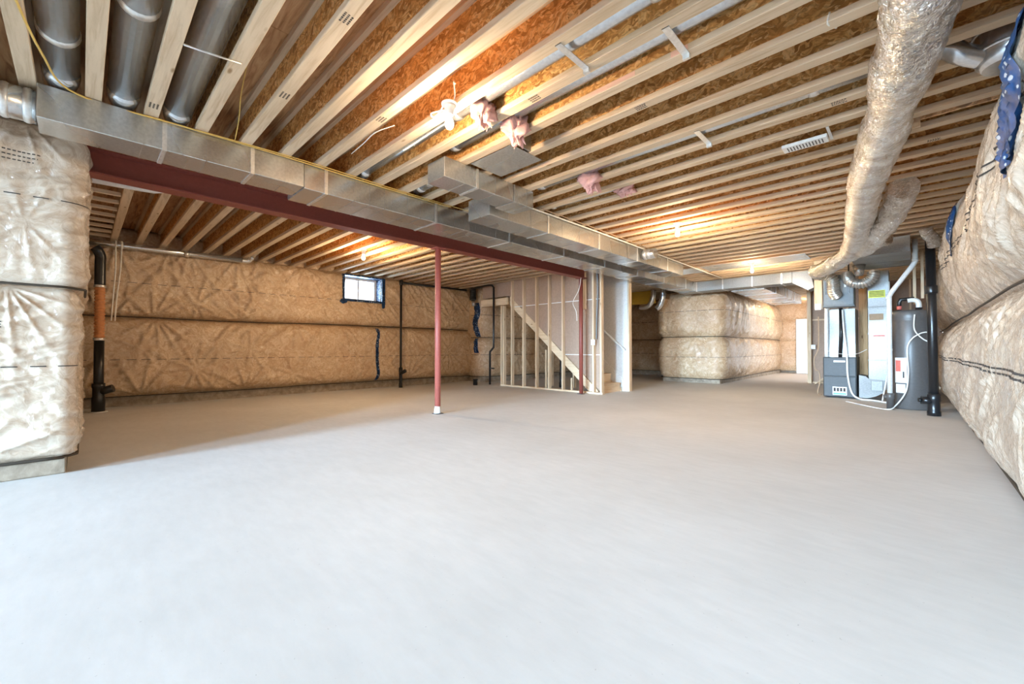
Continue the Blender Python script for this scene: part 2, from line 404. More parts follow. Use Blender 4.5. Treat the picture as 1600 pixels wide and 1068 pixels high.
def np_mesh(name, P, F, m, parent=None):
    off = np.array(wloc(parent)) if parent is not None else P.mean(0)
    me = bpy.data.meshes.new(name); P = (P-off).astype(np.float32)
    me.vertices.add(len(P)); me.vertices.foreach_set('co', P.ravel())
    me.loops.add(F.size); me.loops.foreach_set('vertex_index', F.ravel().astype(np.int32))
    me.polygons.add(len(F)); me.polygons.foreach_set('loop_start', np.arange(0, F.size, F.shape[1], dtype=np.int32)); me.update(calc_edges=True)
    me.polygons.foreach_set('use_smooth', np.ones(len(F), bool)); me.materials.append(M[m]); me.validate()
    o = bpy.data.objects.new(name, me); COL.objects.link(o)
    if parent is not None: o.parent = parent
    else: o.location = off
    return o
def seam(path, u0, u1, z, off, parent, r=.006):
    u = np.arange(u0, u1, .08); p, n = path.at(u); q = p+n*off
    zz = z + .012*(vnoise(u, u*0, 91, 1.1)-.5)*2
    MB().tube([(q[i, 0], q[i, 1], zz[i]) for i in range(len(u))], r, 5).build('seam_tape', 'dark', parent)

def tex(s): return s
# left wall with the small window (the room is on its +x side: path runs in -y so that left is +x)
XL = -9.55
wl = struct(MB().box(XL-.22, XL, -.5, 4.10, 0, SUB).box(XL-.22, XL, 5.10, 8.2, 0, SUB).box(XL-.22, XL, 4.10, 5.10, 0, 2.08).box(XL-.22, XL, 4.10, 5.10, 2.665, SUB).build('wall_left', 'curb'), 'poured concrete wall under poly covered insulation')
pl = Path([(XL+.02, 8.05), (XL+.02, -.15)])
tl1 = Tier(pl, .17, 1.50, .20, 11, .060, (.8, 26, .030), npow=9, lump=.02)
tl2 = Tier(pl, 1.49, 2.72, .20, 12, .064, (2.3, 26, .030), top=.06, npow=9, lump=.02)
ul = np.arange(0, pl.len+.001, .024)
tl1.build('insulation_blanket', 'insul', wl, ul, .024)
# upper blanket leaves the window opening free
z = np.linspace(tl2.z0, tl2.z1, 54); P, F = tl2.grid(ul, z)
cen = P[F].mean(1); F = F[~((cen[:, 1] > 4.15) & (cen[:, 1] < 5.05) & (cen[:, 2] > 2.09))]
np_mesh('insulation_blanket', P, F, 'insul', wl)
seam(pl, 0, pl.len, 1.495, .10, wl, .010); seam(pl, 0, pl.len, .17, .09, wl, .009)
for zz, t in ((.78, tl1), (2.06, tl2)):
    t.patch('printed_line', 'ink', wl, .05, pl.len-.05, zz, zz+.008, .004, dash=(.19, .12))
tl1.patch('membrane_strip', 'membrane', wl, 8.05-5.03, 8.05-4.95, .20, 1.46, .008, wob=.03)

rim = Tier(pl, J-.03, SUB-.01, .10, 14, .02, npow=6); rim.build('rim_insulation', 'insul', wl, np.arange(.05, pl.len, .05), .04)
# window in the left wall
wx = XL - .06
win = struct(MB().box(wx-.04, wx+.04, 4.14, 4.20, 2.10, 2.64).box(wx-.04, wx+.04, 5.00, 5.06, 2.10, 2.64).box(wx-.04, wx+.04, 4.2, 5.0, 2.10, 2.15).box(wx-.04, wx+.04, 4.2, 5.0, 2.59, 2.64).build('window_1', 'frame'), 'small white sliding basement window')
MB().box(wx-.02, wx+.03, 4.585, 4.625, 2.15, 2.59).build('meeting_stile', 'frame', win)
MB().box(wx+.03, wx+.045, 4.59, 4.60, 2.33, 2.39).build('window_latch', 'white', win)
for a, b_ in ((4.2, 4.585), (4.625, 5.0)): MB().box(wx-.006, wx+.002, a, b_, 2.15, 2.59).build('pane', 'glass', win)
f = MB(); f.box(wx+.04, XL+.285, 4.10, 4.14, 2.08, 2.665); f.box(wx+.04, XL+.285, 5.06, 5.14, 2.08, 2.665); f.box(wx+.04, XL+.28, 4.14, 5.06, 2.055, 2.10); f.box(wx+.04, XL+.28, 4.14, 5.06, 2.64, 2.67)
f.build('membrane_surround', 'membrane', win)
MB().prism([(4.06, 2.09), (4.18, 2.10), (4.20, 2.02), (4.10, 1.98), (4.03, 2.03)], XL+.262, XL+.288, 'yz').build('membrane_flap', 'membrane', win)
MB().prism([(5.05, 2.10), (5.14, 2.10), (5.13, 1.95), (5.07, 1.93)], XL+.262, XL+.288, 'yz').build('membrane_flap', 'membrane', win)

# jog wall, hidden depth and recess behind the stairs
pj = Path([(-4.95, 14.62), (-8.85, 14.62), (-8.85, 8.02), (XL-.05, 8.02)], {1: .15, 2: .35})
wb = struct(MB().box(-10.0, -9.07, 8.24, 14.85, 0, SUB).box(-10.0, -4.9, 14.85, 15.05, 0, SUB).build('wall_back', 'curb'), 'insulated concrete wall behind the stairs')
MB().box(-9.9, -8.87, 8.06, 14.84, .0, .16).box(-9.06, -5.0, 14.64, 14.84, 0, .16).build('concrete_curb', 'curb', wb)
tj = [Tier(pj, .15, 1.28, .12, 21, .05, (1.2, 22, .024), npow=6), Tier(pj, 1.27, 2.70, .13, 22, .05, (.9, 22, .024), npow=6)]
uj = np.arange(0, pj.len+.001, .04)
for t in tj: t.build('insulation_blanket', 'insul', wb, uj, .035)
for zz in (1.275, .15): seam(pj, 0, pj.len, zz, .07, wb, .009)
for zz, t in ((.78, tj[0]), (1.92, tj[1])): t.patch('printed_line', 'ink', wb, .05, pj.len-.05, zz, zz+.012, .005, dash=(.3, .24), du=.04)
tj[1].patch('membrane_strip', 'membrane', wb, pj.len-.56, pj.len-.42, 1.30, 2.28, .01, wob=.06)
tj[0].patch('membrane_strip', 'membrane', wb, pj.len-.56, pj.len-.44, .84, 1.26, .01, wob=.06)
tj[0].patch('membrane_strip', 'membrane', wb, .62, .78, .80, 1.26, .02, wob=.04)
tj[1].patch('membrane_strip', 'membrane', wb, .62, .78, 1.30, 2.05, .02, wob=.04)

# block of insulated wall by the hall
pb = Path([(-3.90, 19.4), (-3.78, 12.10), (-5.45, 12.10), (-5.45, 14.7)], {1: .30, 2: .2})
wk = struct(MB().box(-5.22, -4.05, 12.33, 19.3, 0, SUB).build('wall_hall', 'curb'), 'concrete block wall under bulging poly covered insulation')
MB().box(-5.42, -3.82, 12.13, 12.34, 0, .13).box(-4.06, -3.83, 12.34, 19.3, 0, .13).build('concrete_curb', 'curb', wk)
tb = [Tier(pb, .12, 1.30, .13, 31, .048, (1.1, 22, .026), npow=4, lump=.03), Tier(pb, 1.29, 2.60, .15, 32, .05, (.3, 20, .034), npow=4, lump=.035)]
ub = np.concatenate([np.arange(0, 5, .06), np.arange(5, pb.len, .026)])
for t in tb: t.build('insulation_blanket', 'insul', wk, ub, .026)
for zz in (1.295, .12): seam(pb, 0, pb.len, zz, .07, wk, .010)
for zz, t in ((.72, tb[0]), (2.02, tb[1])): t.patch('printed_line', 'ink', wk, .05, pb.len-.05, zz, zz+.010, .005, dash=(.3, .25))
# end of the hall with the white door
pe = Path([(-1.9, 19.38), (-4.0, 19.38)])
we = struct(MB().box(-4.2, -1.7, 19.6, 19.8, 0, SUB).build('wall_hall_end', 'curb'), 'insulated wall at the far end of the hall')
ue = np.arange(0, pe.len+.001, .05)
for k, (za, zb) in enumerate(((.1, 1.25), (1.24, 2.1), (2.09, 2.85))):
    t = Tier(pe, za, zb, .08, 41+k, .015); zz = np.linspace(za, zb, 30); P, F = t.grid(ue, zz); cen = P[F].mean(1)
    F = F[~((cen[:, 0] > -3.28) & (cen[:, 0] < -2.35) & (cen[:, 2] < 2.08))]
    np_mesh('insulation_blanket', P, F, 'insul', we)
d = struct(MB().box(-3.19, -2.43, 19.24, 19.30, .01, 2.03).build('door_1', 'white'), 'white door at the far end of the hall')
MB().box(-3.27, -3.19, 19.22, 19.32, .01, 2.10).box(-2.43, -2.35, 19.22, 19.32, .01, 2.10).box(-3.19, -2.43, 19.22, 19.32, 2.03, 2.10).build('door_casing', 'white', d)
for xa, xb, za, zb in ((-3.10, -2.86, .25, .95), (-2.76, -2.52, .25, .95), (-3.10, -2.86, 1.1, 1.9), (-2.76, -2.52, 1.1, 1.9)):
    MB().box(xa, xb, 19.23, 19.245, za, zb, .006).build('door_panel', 'white', d)

# right wall
XR = .52
wr_ = struct(MB().box(XR, XR+.25, -8.7, 14.4, 0, SUB).build('wall_right', 'curb'), 'concrete wall under two bulging tiers of poly covered insulation')
pr = Path([(XR-.01, -8.5), (XR-.01, 14.25)])
tr1 = Tier(pr, .05, 1.36, .17, 51, .026, (1.05, 24, .026), npow=3, lump=.035)
tr2 = Tier(pr, 1.35, 2.64, .19, 52, .028, (.75, 22, .03), npow=3, lump=.04)
ur = np.concatenate([np.arange(0, 10.9, .09), np.arange(10.9, 14.8, .014), np.arange(14.8, 22.75, .03)])
rimr = Tier(pr, 2.60, SUB-.01, .035, 54, .01, npow=6, lump=.01); rimr.build('rim_insulation', 'insul_daylit', wr_, np.arange(10.0, pr.len, .06), .04)
for t in (tr1, tr2): t.build('insulation_blanket', 'insul_daylit', wr_, ur, .016)
seam(pr, 10.3, pr.len, 1.357, .06, wr_, .010); seam(pr, 10.3, pr.len, .045, .03, wr_, .012)
tr1.patch('printed_line', 'ink', wr_, 10.9, 19.3, .845, .857, .005, dash=(.11, .085), du=.012)
tr1.patch('printed_line', 'ink', wr_, 10.9, 19.3, .815, .827, .005, dash=(.11, .085), du=.012)
tr2.patch('printed_line', 'ink', wr_, 10.9, 17.3, 2.02, 2.03, .006, dash=(.25, .2))
tr2.patch('printed_line', 'ink', wr_, 10.9, 17.3, 1.98, 1.99, .006, dash=(.25, .2))
tr2.patch('membrane_strip', 'membrane_blue', wr_, 8.5+2.62, 8.5+3.06, 1.78, 2.45, .02, wob=.02)
tr2.patch('membrane_strip', 'membrane_blue', wr_, 8.5+6.15, 8.5+6.42, 1.94, 2.45, .016, wob=.05)

# wall stub that carries the beam
ps = Path([(-8.9, -.065), (-4.80, -.065), (-4.80, -8.5)], {1: .05})
wf = struct(MB().box(-9.75, -4.98, -.55, -.36, 0, SUB).box(-5.2, -4.98, -8.7, -.55, 0, SUB).build('wall_front', 'curb'), 'insulated wall stub that carries the red beam')
MB().box(-9.4, -4.80, -.36, -.07, 0, .13, .01).box(-4.98, -4.76, -8.5, -.07, 0, .13, .01).build('concrete_curb', 'curb', wf)
ts = [Tier(ps, .12, 1.44, .055, 61, .024, (1.25, 30, .034), npow=20, lump=.014), Tier(ps, 1.43, 2.675, .075, 62, .022, (1.12, 30, .038), npow=24, lump=.014)]
us = np.concatenate([np.arange(0, 3.4, .06), np.arange(3.4, 5.4, .009), np.arange(5.4, ps.len+.01, .06)])
for t in ts: t.build('insulation_blanket', 'insul_daylit', wf, us, .011)
seam(ps, 3.4, ps.len, 1.435, .085, wf, .010); seam(ps, 3.4, ps.len, .12, .05, wf, .012)
ts[0].patch('printed_line', 'ink', wf, 4.0, 6.9, .83, .838, .004, dash=(.14, .08), du=.01)
ts[1].patch('printed_line', 'ink', wf, 4.0, 6.9, 2.10, 2.108, .004, dash=(.14, .08), du=.01)
for k in range(3):
    ts[1].patch('printed_line', 'ink', wf, 4.24+.02*k, 4.44+.03*k, 2.41-.03*k, 2.418-.03*k, .005, dash=(.024, .016), du=.004)
    ts[0].patch('printed_line', 'ink', wf, 4.42, 4.62, 1.16-.02*k, 1.168-.02*k, .005, dash=(.03, .018), du=.004)

# wall behind the camera with the glazed patio door and a window
ya, yb_ = -8.7, -8.5
wq = struct(MB().box(-4.98, -4.60, ya, yb_, 0, SUB).box(-4.6, -2.9, ya, yb_, 2.15, SUB).box(-2.9, -1.3, ya, yb_, 0, SUB)
            .box(-1.3, .2, ya, yb_, 0, .92).box(-1.3, .2, ya, yb_, 2.12, SUB).box(.2, .55, ya, yb_, 0, SUB).build('wall_rear', 'insul_daylit'), 'rear wall with glazed patio door')
d = struct(MB().box(-4.6, -4.52, ya+.04, yb_-.04, .02, 2.15).box(-2.98, -2.9, ya+.04, yb_-.04, .02, 2.15).box(-4.52, -2.98, ya+.04, yb_-.04, .02, .1).box(-4.52, -2.98, ya+.04, yb_-.04, 2.08, 2.15).build('door_2', 'frame'), 'glazed patio door')
for a, b_ in ((-4.52, -3.77), (-3.73, -2.98)): MB().box(a, b_, ya+.09, ya+.10, .1, 2.08).build('pane', 'glass', d)
MB().box(-3.77, -3.73, ya+.07, ya+.13, .1, 2.08).build('meeting_stile', 'frame', d)
d = struct(MB().box(-1.3, -1.23, ya+.04, yb_-.04, .92, 2.12).box(.13, .2, ya+.04, yb_-.04, .92, 2.12).box(-1.23, .13, ya+.04, yb_-.04, .92, .99).box(-1.23, .13, ya+.04, yb_-.04, 2.05, 2.12).build('window_2', 'frame'), 'white framed window in the rear wall')
MB().box(-1.23, .13, ya+.09, ya+.10, .99, 2.05).build('pane', 'glass', d)

# ------------------------------------------------------------ joists
FW = .082; FT = .042
def joist_meshes(L):
    h = L/2
    return (MB().box(-h, h, -FW/2, FW/2, 0, FT, .003).mesh('bottom_flange', 'flange'), MB().box(-h, h, -.0055, .0055, FT, JD-FT).mesh('web', 'osb'), MB().box(-h, h, -FW/2, FW/2, JD-FT, JD-.002).mesh('top_flange', 'flange'))
jm = {}
def joist(y, x0, x1, label, group):
    L = round(x1-x0, 2)
    if L not in jm: jm[L] = joist_meshes(L)
    t = thing('floor_joist', ((x0+x1)/2, y, J), label, 'joist', group)
    for n, me in zip(('bottom_flange', 'web', 'top_flange'), jm[L]):
        o = bpy.data.objects.new(n, me); COL.objects.link(o); o.parent = t
    return t
JL = {-1: 'I-joist above the insulated stub, before the first fat shiny duct', 0: 'I-joist between the first and second fat shiny ducts', 1: 'I-joist between the second and third fat shiny ducts',
      2: 'I-joist right after the third fat shiny duct', 6: 'I-joist beside the bulb with the looped cables', 7: 'I-joist between the two grey round ducts over the return box',
      8: 'I-joist with a smeared red paint mark, beside the flat sheet metal pan', 9: 'I-joist on the far side of the flat sheet metal pan', 11: 'I-joist just before the thin white grey duct',
      13: 'I-joist touching the near edge of the slotted white plate', 14: 'I-joist touching the far edge of the slotted white plate', 12: 'I-joist cut short beside the fat silver duct drop',
      18: 'I-joist in front of the bulb among the far joists', 19: 'I-joist behind the bulb among the far joists', 30: 'I-joist at the near edge of the long shiny bay pan', 32: 'I-joist at the far edge of the long shiny bay pan'}
for k in range(-2, 62):
    y = Y0 + SP*k
    x0 = -3.7 if y > 12.0 else -5.09
    x1 = .22 if k == 12 else .50
    lab, grp = 'pine and strand board I-joist running from the red beam to the right insulated wall', 'main ceiling joists'
    if y > 12.0: lab, grp = 'I-joist over the hall behind the long cross duct', 'hall ceiling joists'
    if k in JL: lab, grp = JL[k], None
    t = joist(y, x0, x1, lab, grp)
    if k == 8:
        MB().box(-2.05, -1.25, y-FW/2-.002, y-FW/2, J+.006, J+FT-.006).box(-1.02, -.92, y-FW/2-.002, y-FW/2, J+.004, J+FT-.006).build('paint_mark', 'flange_red', t)
for k in range(1, 26):
    y = Y0 + SP*k
    WL = {1: 'I-joist that closes the ladder blocking beside the black pipe', 11: 'I-joist next to the bulb near the small window', 15: 'I-joist that ends right above the small window', 25: 'last I-joist before the open stair studs, over the black collar'}
    joist(y, -9.42, -5.11, WL.get(k, 'I-joist running from the red beam to the wall with the small window'), None if k in WL else 'window side ceiling joists')
for k in range(30, 48):
    joist(Y0+SP*k, -8.8, -5.11, 'I-joist over the recess beyond the stairs', 'recess ceiling joists')
def stamp(t, x, rows=3):
    m = MB(); g = np.random.default_rng(int(abs(x)*100)); y = t.location.y
    for r in range(rows):
        q = x
        while q < x+.075:
            l = g.uniform(.005, .012); m.box(q, q+l, y-.028+r*.02, y-.018+r*.02, J-.0012, J-.0002); q += l+.005
    m.build('printed_stamp', 'ink', t)
for t in [o for o in COL.objects if o.name.startswith('floor_joist')]:
    ky = round((t.location.y-Y0)/SP)
    if t.location.x > -3.4:
        for kk, xx in ((3, -2.15), (3, -3.1), (1, -3.9), (5, -2.9), (9, -1.42), (12, -.4), (16, .1), (2, -1.95), (7, -1.9)):
            if kk == ky: stamp(t, xx)
# ladder blocking by the front wall
for i in range(10):
    x = -5.75 - i*.36
    tag(MB().box(x-.02, x+.02, -.118, .295, J+.005, J+.045).build('blocking_piece', 'lumber_y'), 'short lumber rung of the ladder blocking above the front wall', 'blocking', 'ladder blocking rungs')
tag(MB().box(-9.2, -5.3, -.15, -.12, J, J+.29).build('rim_board', 'osb'), 'strand board rim board above the front wall', 'board')
for x in (-9.25, -7.2):
    pass
# ------------------------------------------------------------ beam, posts
bx = -5.10
tag(MB().prism([(bx-.083, 2.466), (bx+.083, 2.466), (bx+.083, 2.480), (bx+.006, 2.484), (bx+.006, 2.672), (bx+.083, 2.676), (bx+.083, 2.688), (bx-.083, 2.688), (bx-.083, 2.676), (bx-.006, 2.672), (bx-.006, 2.484), (bx-.083, 2.480)], -.30, 7.52).build('steel_beam', 'red'), 'long dark red steel I-beam under the joists', 'beam')
def post(x, y, label, m):
    t = thing('steel_post', (x, y, 0), label, 'post')
    MB().tube([(x, y, .012), (x, y, 2.452)], .043, 20).build('pole', m, t)
    MB().box(x-.085, x+.085, y-.075, y+.075, 2.452, 2.4655).build('cap_plate', m, t)
    MB().box(x-.06, x+.06, y-.06, y+.06, 0, .010).build('base_plate', 'grey', t)
    return t
t = post(-5.10, 3.69, 'faded red steel post standing alone on the open floor', 'post_red')
MB().lathe([(.056, .0), (.050, .03), (.046, .08), (.0435, .10)], (-5.10, 3.69, .012), 18).build('mortar_collar', 'mortar', t)
post(-5.10, 7.40, 'dark red steel post beside the open stair studs', 'red')

# ------------------------------------------------------------ rectangular ducts
def duct(name, label, x0, x1, y0, y1, z0, z1, axis, cuts, ribs=.30, cat='duct', m1='galv', m2='cleat'):
    t = thing(name, ((x0+x1)/2, (y0+y1)/2, z0), label, cat)
    a0, a1 = (y0, y1) if axis == 'y' else ((x0, x1) if axis == 'x' else (z0, z1))
    c = [a0]+list(cuts)+[a1]
    for i in range(len(c)-1):
        a, b = c[i]+.001, c[i+1]-.001
        m = MB()
        if axis == 'y': m.box(x0, x1, a, b, z0, z1, .004)
        elif axis == 'x': m.box(a, b, y0, y1, z0, z1, .004)
        else: m.box(x0, x1, y0, y1, a, b, .004)
        s = m.build('duct_section', m1, t)
        q = a + ribs
        while q < b - .05:
            r = MB(); e = .0025; w_ = .004
            if axis == 'y': r.box(x0-e, x1+e, q-w_, q+w_, z0-e, z1-.002)
            elif axis == 'x': r.box(q-w_, q+w_, y0-e, y1+e, z0-e, z1-.002)
            else: r.box(x0-e, x1+e, y0-e, y1+e, q-w_, q+w_)
            r.build('stiffening_bead', m1, s); q += ribs*random.choice((.6, 1, 1.0, 1.3))
    e = .006; w_ = .014
    for q in cuts:
        r = MB()
        if axis == 'y': r.box(x0-e, x1+e, q-w_, q+w_, z0-e, z1-.001)
        elif axis == 'x': r.box(q-w_, q+w_, y0-e, y1+e, z0-e, z1-.001)
        else: r.box(x0-e, x1+e, y0-e, y1+e, q-w_, q+w_)
        r.build('drive_cleat', m2, t)
    return t
ZT = J-.003
duct('supply_trunk', 'silver supply trunk duct hung beside the red beam, narrow near end', -4.36, -4.05, -.22, 1.42, 2.465, ZT, 'y', [.42, 1.0], .26)
duct('supply_trunk', 'long silver supply trunk duct beside the red beam, running to the cross duct', -4.50, -4.05, 1.42, 11.05, 2.455, ZT, 'y', [1.62, 2.9, 4.15, 5.4, 6.65, 7.9, 9.15, 10.4], .28)
duct('return_box', 'open silver return duct box hanging below the bare bulb', -3.25, -2.99, 2.23, 3.12, 2.505, ZT, 'y', [2.62], .24)
duct('return_box', 'silver offset duct box between the return box and the long return trunk', -3.28, -2.985, 3.125, 3.43, 2.50, ZT, 'y', [], .2)
duct('return_air_duct', 'long silver return trunk duct running beside the supply trunk', -3.72, -3.36, 3.12, 8.5, 2.45, ZT, 'y', [4.15, 5.35, 6.55, 7.75], .30)
t = duct('cross_duct', 'bright silver cross duct in front of the insulated hall wall', -4.50, -1.95, 11.06, 11.50, 2.44, ZT, 'x', [-4.03, -3.4, -2.75, -2.15], .22, 'duct', 'galv_dull', 'cleat')
MB().prism([(-1.95, 2.44), (-1.95, 2.68), (-1.62, 2.68), (-1.55, 2.30), (-1.66, 2.25)], 11.08, 11.48).build('tapered_boot', 'galv_dull', t)
duct('hall_duct', 'silver duct dropping back along the hall ceiling behind the cross duct', -3.35, -2.6, 11.55, 16.2, 2.42, ZT, 'y', [12.7, 13.9, 15.1], .25)
# panned joist bays
tag(MB().box(-2.95, -2.42, 2.50, 2.90, J-.004, J-.0005).build('bay_pan', 'galv'), 'flat sheet metal pan under the joists by the return box', 'sheet metal')
t = tag(MB().box(-2.40, -2.39, 2.50, 2.715, J, SUB-.05).build('bay_end_plate', 'galv'), 'upright sheet metal end plate between joists beside the flat pan', 'sheet metal')
tag(MB().box(-3.9, -1.4, 9.08, 9.74, J-.004, J-.0005).build('bay_pan', 'galv'), 'long shiny sheet metal pan under the joists above the far bulb', 'sheet metal')
# square plenum over the mechanical corner
duct('plenum_duct', 'pale sheet metal plenum box under the joists above the water heater', -.74, -.02, 8.68, 10.2, 2.44, ZT, 'y', [9.5], .3, 'duct', 'galv_dull', 'cleat_dull')

# round ducts in joist bays
def round_pipe(label, pts, r, m='galv_pipe', joints=(), name='round_duct', cat='duct', straps=()):
    P = [Vector(p) for p in pts]
    t = thing(name, P[0], label, cat)
    MB().tube(pts, r, 22).build('pipe', m, t)
    d = (P[-1]-P[0]).normalized()
    for j in joints:
        p = P[0]+d*j; MB().tube([p-d*.03, p-d*.01, p+d*.01, p+d*.03], r, 22, rad=[r+.001, r+.006, r+.006, r+.001]).build('joint_band', 'cleat', t)
    return t
def bay(k): return Y0+SP*(k+.5)
zc = J+.115
def collared(label, k, x0, x1, r, joints=(), z=zc):
    y = bay(k); t = round_pipe(label, [(x0, y, z), (x1, y, z)], r, joints=joints)
    p = (x0, y, z)
    MB().tube([(x0+.02, y, z), (x0-.03, y, z-.02), (x0-.10, y, z-.035), (x0-.16, y, J+.035)], r, 20, rad=[r+.003, r+.003, r*.9, r*.6]).build('elbow', 'galv_pipe', t)
    return t
collared('fat shiny duct in the joist bay right above the insulated stub', -1, -4.02, .4, .088, (.5, 2.1))
collared('fat shiny duct in the second joist bay from the insulated stub', 0, -4.02, .4, .088, (1.1,))
collared('fat shiny duct in the third joist bay, over a white wire strap', 1, -4.02, .4, .088, (2.0,))
collared('grey round duct in the joist bay next to the bare bulb', 6, -4.02, .35, .062, (1.5, 3.1))
round_pipe('white grey round duct in the joist bay above the return box', [(-2.98, bay(7), zc), (.35, bay(7), zc)], .064, joints=(.05, 2.6))
round_pipe('short grey round duct stub between supply trunk and return box', [(-4.02, bay(8), J+.08), (-3.3, bay(8), J+.08)], .058, joints=(.1,))
round_pipe('thin white grey duct in the joist bay beside the slotted white plate', [(-2.98, bay(11), J+.085), (.03, bay(11), J+.085)], .05, joints=(.06, 2.5))
round_pipe('thin grey duct in the joist bay beside the small flat pink wad', [(-3.3, bay(13), J+.085), (-2.35, bay(13), J+.085)], .045, joints=(.06,))
for x, k, lab in ((-1.43, 6, 'bent metal strap under the grey duct near the bulb'), (-.94, 7, 'bent metal strap under the white grey duct above the return box'), (-1.22, 11, 'bent metal strap under the thin white grey duct')):
    y = bay(k); t = tag(MB().box(x-.02, x+.02, y-.15, y+.15, J-.004, J-.001).build('pipe_strap', 'cleat'), lab, 'strap')
    MB().box(x-.02, x+.02, y+.13, y+.15, J-.028, J-.004).box(x-.02, x+.02, y-.15, y-.147, J-.004, J+.03).build('strap_tab', 'cleat', t)
y = bay(1); tag(MB().tube([(-2.95, y-.11, J-.004), (-2.93, y, J-.006), (-2.9, y+.16, J-.004)], .006, 8).build('wire_strap', 'cleat'), 'thin white wire strap under the third shiny duct', 'strap')
# pink insulation wads
def wad(x, y, z, s, label, seed):
    r = np.random.default_rng(seed); n, m_ = 36, 24; vs = []
    for i in range(m_+1):
        for j in range(n):
            th = math.pi*i/m_; ph = 2*math.pi*j/n
            d = Vector((math.sin(th)*math.cos(ph), math.sin(th)*math.sin(ph), math.cos(th)))
            q = 1+.30*math.sin(3*ph+seed+2*th)+.22*math.sin(5*th+2*ph+seed)+.14*math.sin(9*ph+4*th)+.10*math.sin(13*th+7*ph)+.08*r.random()
            vs.append((x+d.x*s[0]*q, y+d.y*s[1]*q, z+d.z*s[2]*q))
    fs = [(i*n+j, i*n+(j+1) % n, (i+1)*n+(j+1) % n, (i+1)*n+j) for i in range(m_) for j in range(n)]
    t = tag(MB().add(vs, fs, True).build('insulation_wad', 'pink'), label, 'insulation')
    for k in range(5):
        a = k*1.3+seed; px, py = x+math.cos(a)*s[0]*.5, y+math.sin(a)*s[1]*.5
        MB().tube([(px, py, z-s[2]*.6), (px+.01, py+.01, z-s[2]*1.2), (px+.025*math.cos(a), py+.02, z-s[2]*1.55)], .01, 6, rad=[.014, .009, .003]).build('tuft', 'pink', t)
wad(-2.26, bay(6)+.03, J+.02, (.07, .085, .075), 'pink insulation wad stuffed round the grey duct next to the bulb', 2)
wad(-2.22, bay(7)+.05, J+.0, (.075, .09, .085), 'largest pink insulation wad hanging beside the sheet metal pan', 4)
wad(-2.35, bay(11)+.10, J+.0, (.085, .10, .085), 'ragged pink insulation wad under the thin white grey duct', 6)
wad(-2.26, bay(13)+.02, J+.03, (.10, .06, .05), 'small flat pink insulation wad tucked between joists', 8)

# ------------------------------------------------------------ bulbs
def bulb(x, y, label, loops=False, power=BULB_W, z=None):
    zb = J if z is None else z
    t = thing('bare_bulb_lamp', (x, y, zb-.18), label, 'lamp', None)
    MB().lathe([(.05, .165), (.058, .172), (.058, .179)], (x, y, zb-.18), 20).build('ceiling_box', 'white', t)
    MB().lathe([(.026, .095), (.030, .12), (.036, .150), (.048, .165)], (x, y, zb-.18), 20).build('lamp_holder', 'white', t)
    MB().lathe([(.004, .0), (.018, .004), (.028, .018), (.031, .034), (.028, .052), (.019, .074), (.015, .094)], (x, y, zb-.18), 20).build('bulb', 'bulb', t)
    if loops:
        MB().tube(smooth_path([(x-.03, y, zb-.03), (x-.10, y-.08, zb-.06), (x-.15, y-.03, zb-.05), (x-.12, y-.0, zb-.015), (x-.05, y-.02, zb-.005)]), .005, 6).build('cable_loop', 'cable', t)
        MB().tube(smooth_path([(x+.03, y, zb-.02), (x+.06, y+.0, zb+.03), (x+.10, y-.04, zb+.09), (x+.14, y-.06, zb+.05)]), .005, 6).build('cable_loop', 'cable', t)
    l = bpy.data.lights.new('bulb_light', 'POINT'); l.energy = power; l.color = BULB; l.shadow_soft_size = .032
    o = bpy.data.objects.new('bulb_light', l); COL.objects.link(o); o.location = (x, y, zb-.225)
    return t
bulb(-2.33, 1.78, 'lit bare bulb in a white holder with two looped cables', True)
bulb(-6.88, 3.40, 'lit bare bulb near the small window', False, BULB_W*1.7)
bulb(-2.32, 5.68, 'lit bare bulb in the middle of the far joists, before the shiny bay pan', False, BULB_W*1.5)
bulb(-2.34, 9.42, 'lit bare bulb under the shiny bay pan', False, BULB_W*1.5, J-.008)
bulb(-2.95, 17.2, 'lit bare bulb over the hall in front of the white door', False, 55)

# ------------------------------------------------------------ cables at the ceiling
def cable(label, pts, m='cable', r=.005, n=8, name='cable'):
    return tag(MB().tube(smooth_path(pts, n), r, 7).build(name, m), label, 'cable')
zz = J-.006
cable('yellow cable run along the top edge of the supply trunk', [(-2.9, -.27, J-.01), (-3.6, -.18, J-.012), (-4.03, -.04, J-.01), (-4.03, .5, J-.012), (-4.02, 1.3, J-.010), (-4.03, 2.2, J-.014), (-4.02, 3.1, J-.012)], 'cable_y', .006)
cable('second yellow cable beside the trunk cable', [(-4.0, .6, J-.02), (-3.985, 1.4, J-.008), (-4.0, 2.4, J-.008), (-3.98, 3.4, J-.008)], 'cable_y', .004)
cable('pair of pale cables stapled under the joists along the return trunk', [(-3.335, 3.6, zz-.006), (-3.32, 5.0, zz-.006), (-3.325, 7.5, zz-.006), (-3.33, 8.95, zz-.008), (-3.33, 9.9, zz-.012), (-3.34, 10.9, zz-.006)], 'cable', .011)
cable('thin dark cable stapled beside the pale pair', [(-3.27, 3.9, zz), (-3.25, 6.0, zz), (-3.27, 8.8, zz-.004), (-3.27, 9.8, zz-.006), (-3.29, 10.6, zz-.002)], 'carton', .006)
cable('white cable dangling from a joist near the red mark', [(-.30, 2.72, J+.05), (-.31, 2.73, J-.0), (-.29, 2.86, J+.04), (-.30, 2.95, J+.10)], 'cable')
cable('pale cable curled over the joist by the bulb duct', [(-3.6, 1.66, J+.02), (-3.3, 1.62, J-.01), (-3.05, 1.60, J-.012), (-2.9, 1.68, J+.02)], 'cable', .004)
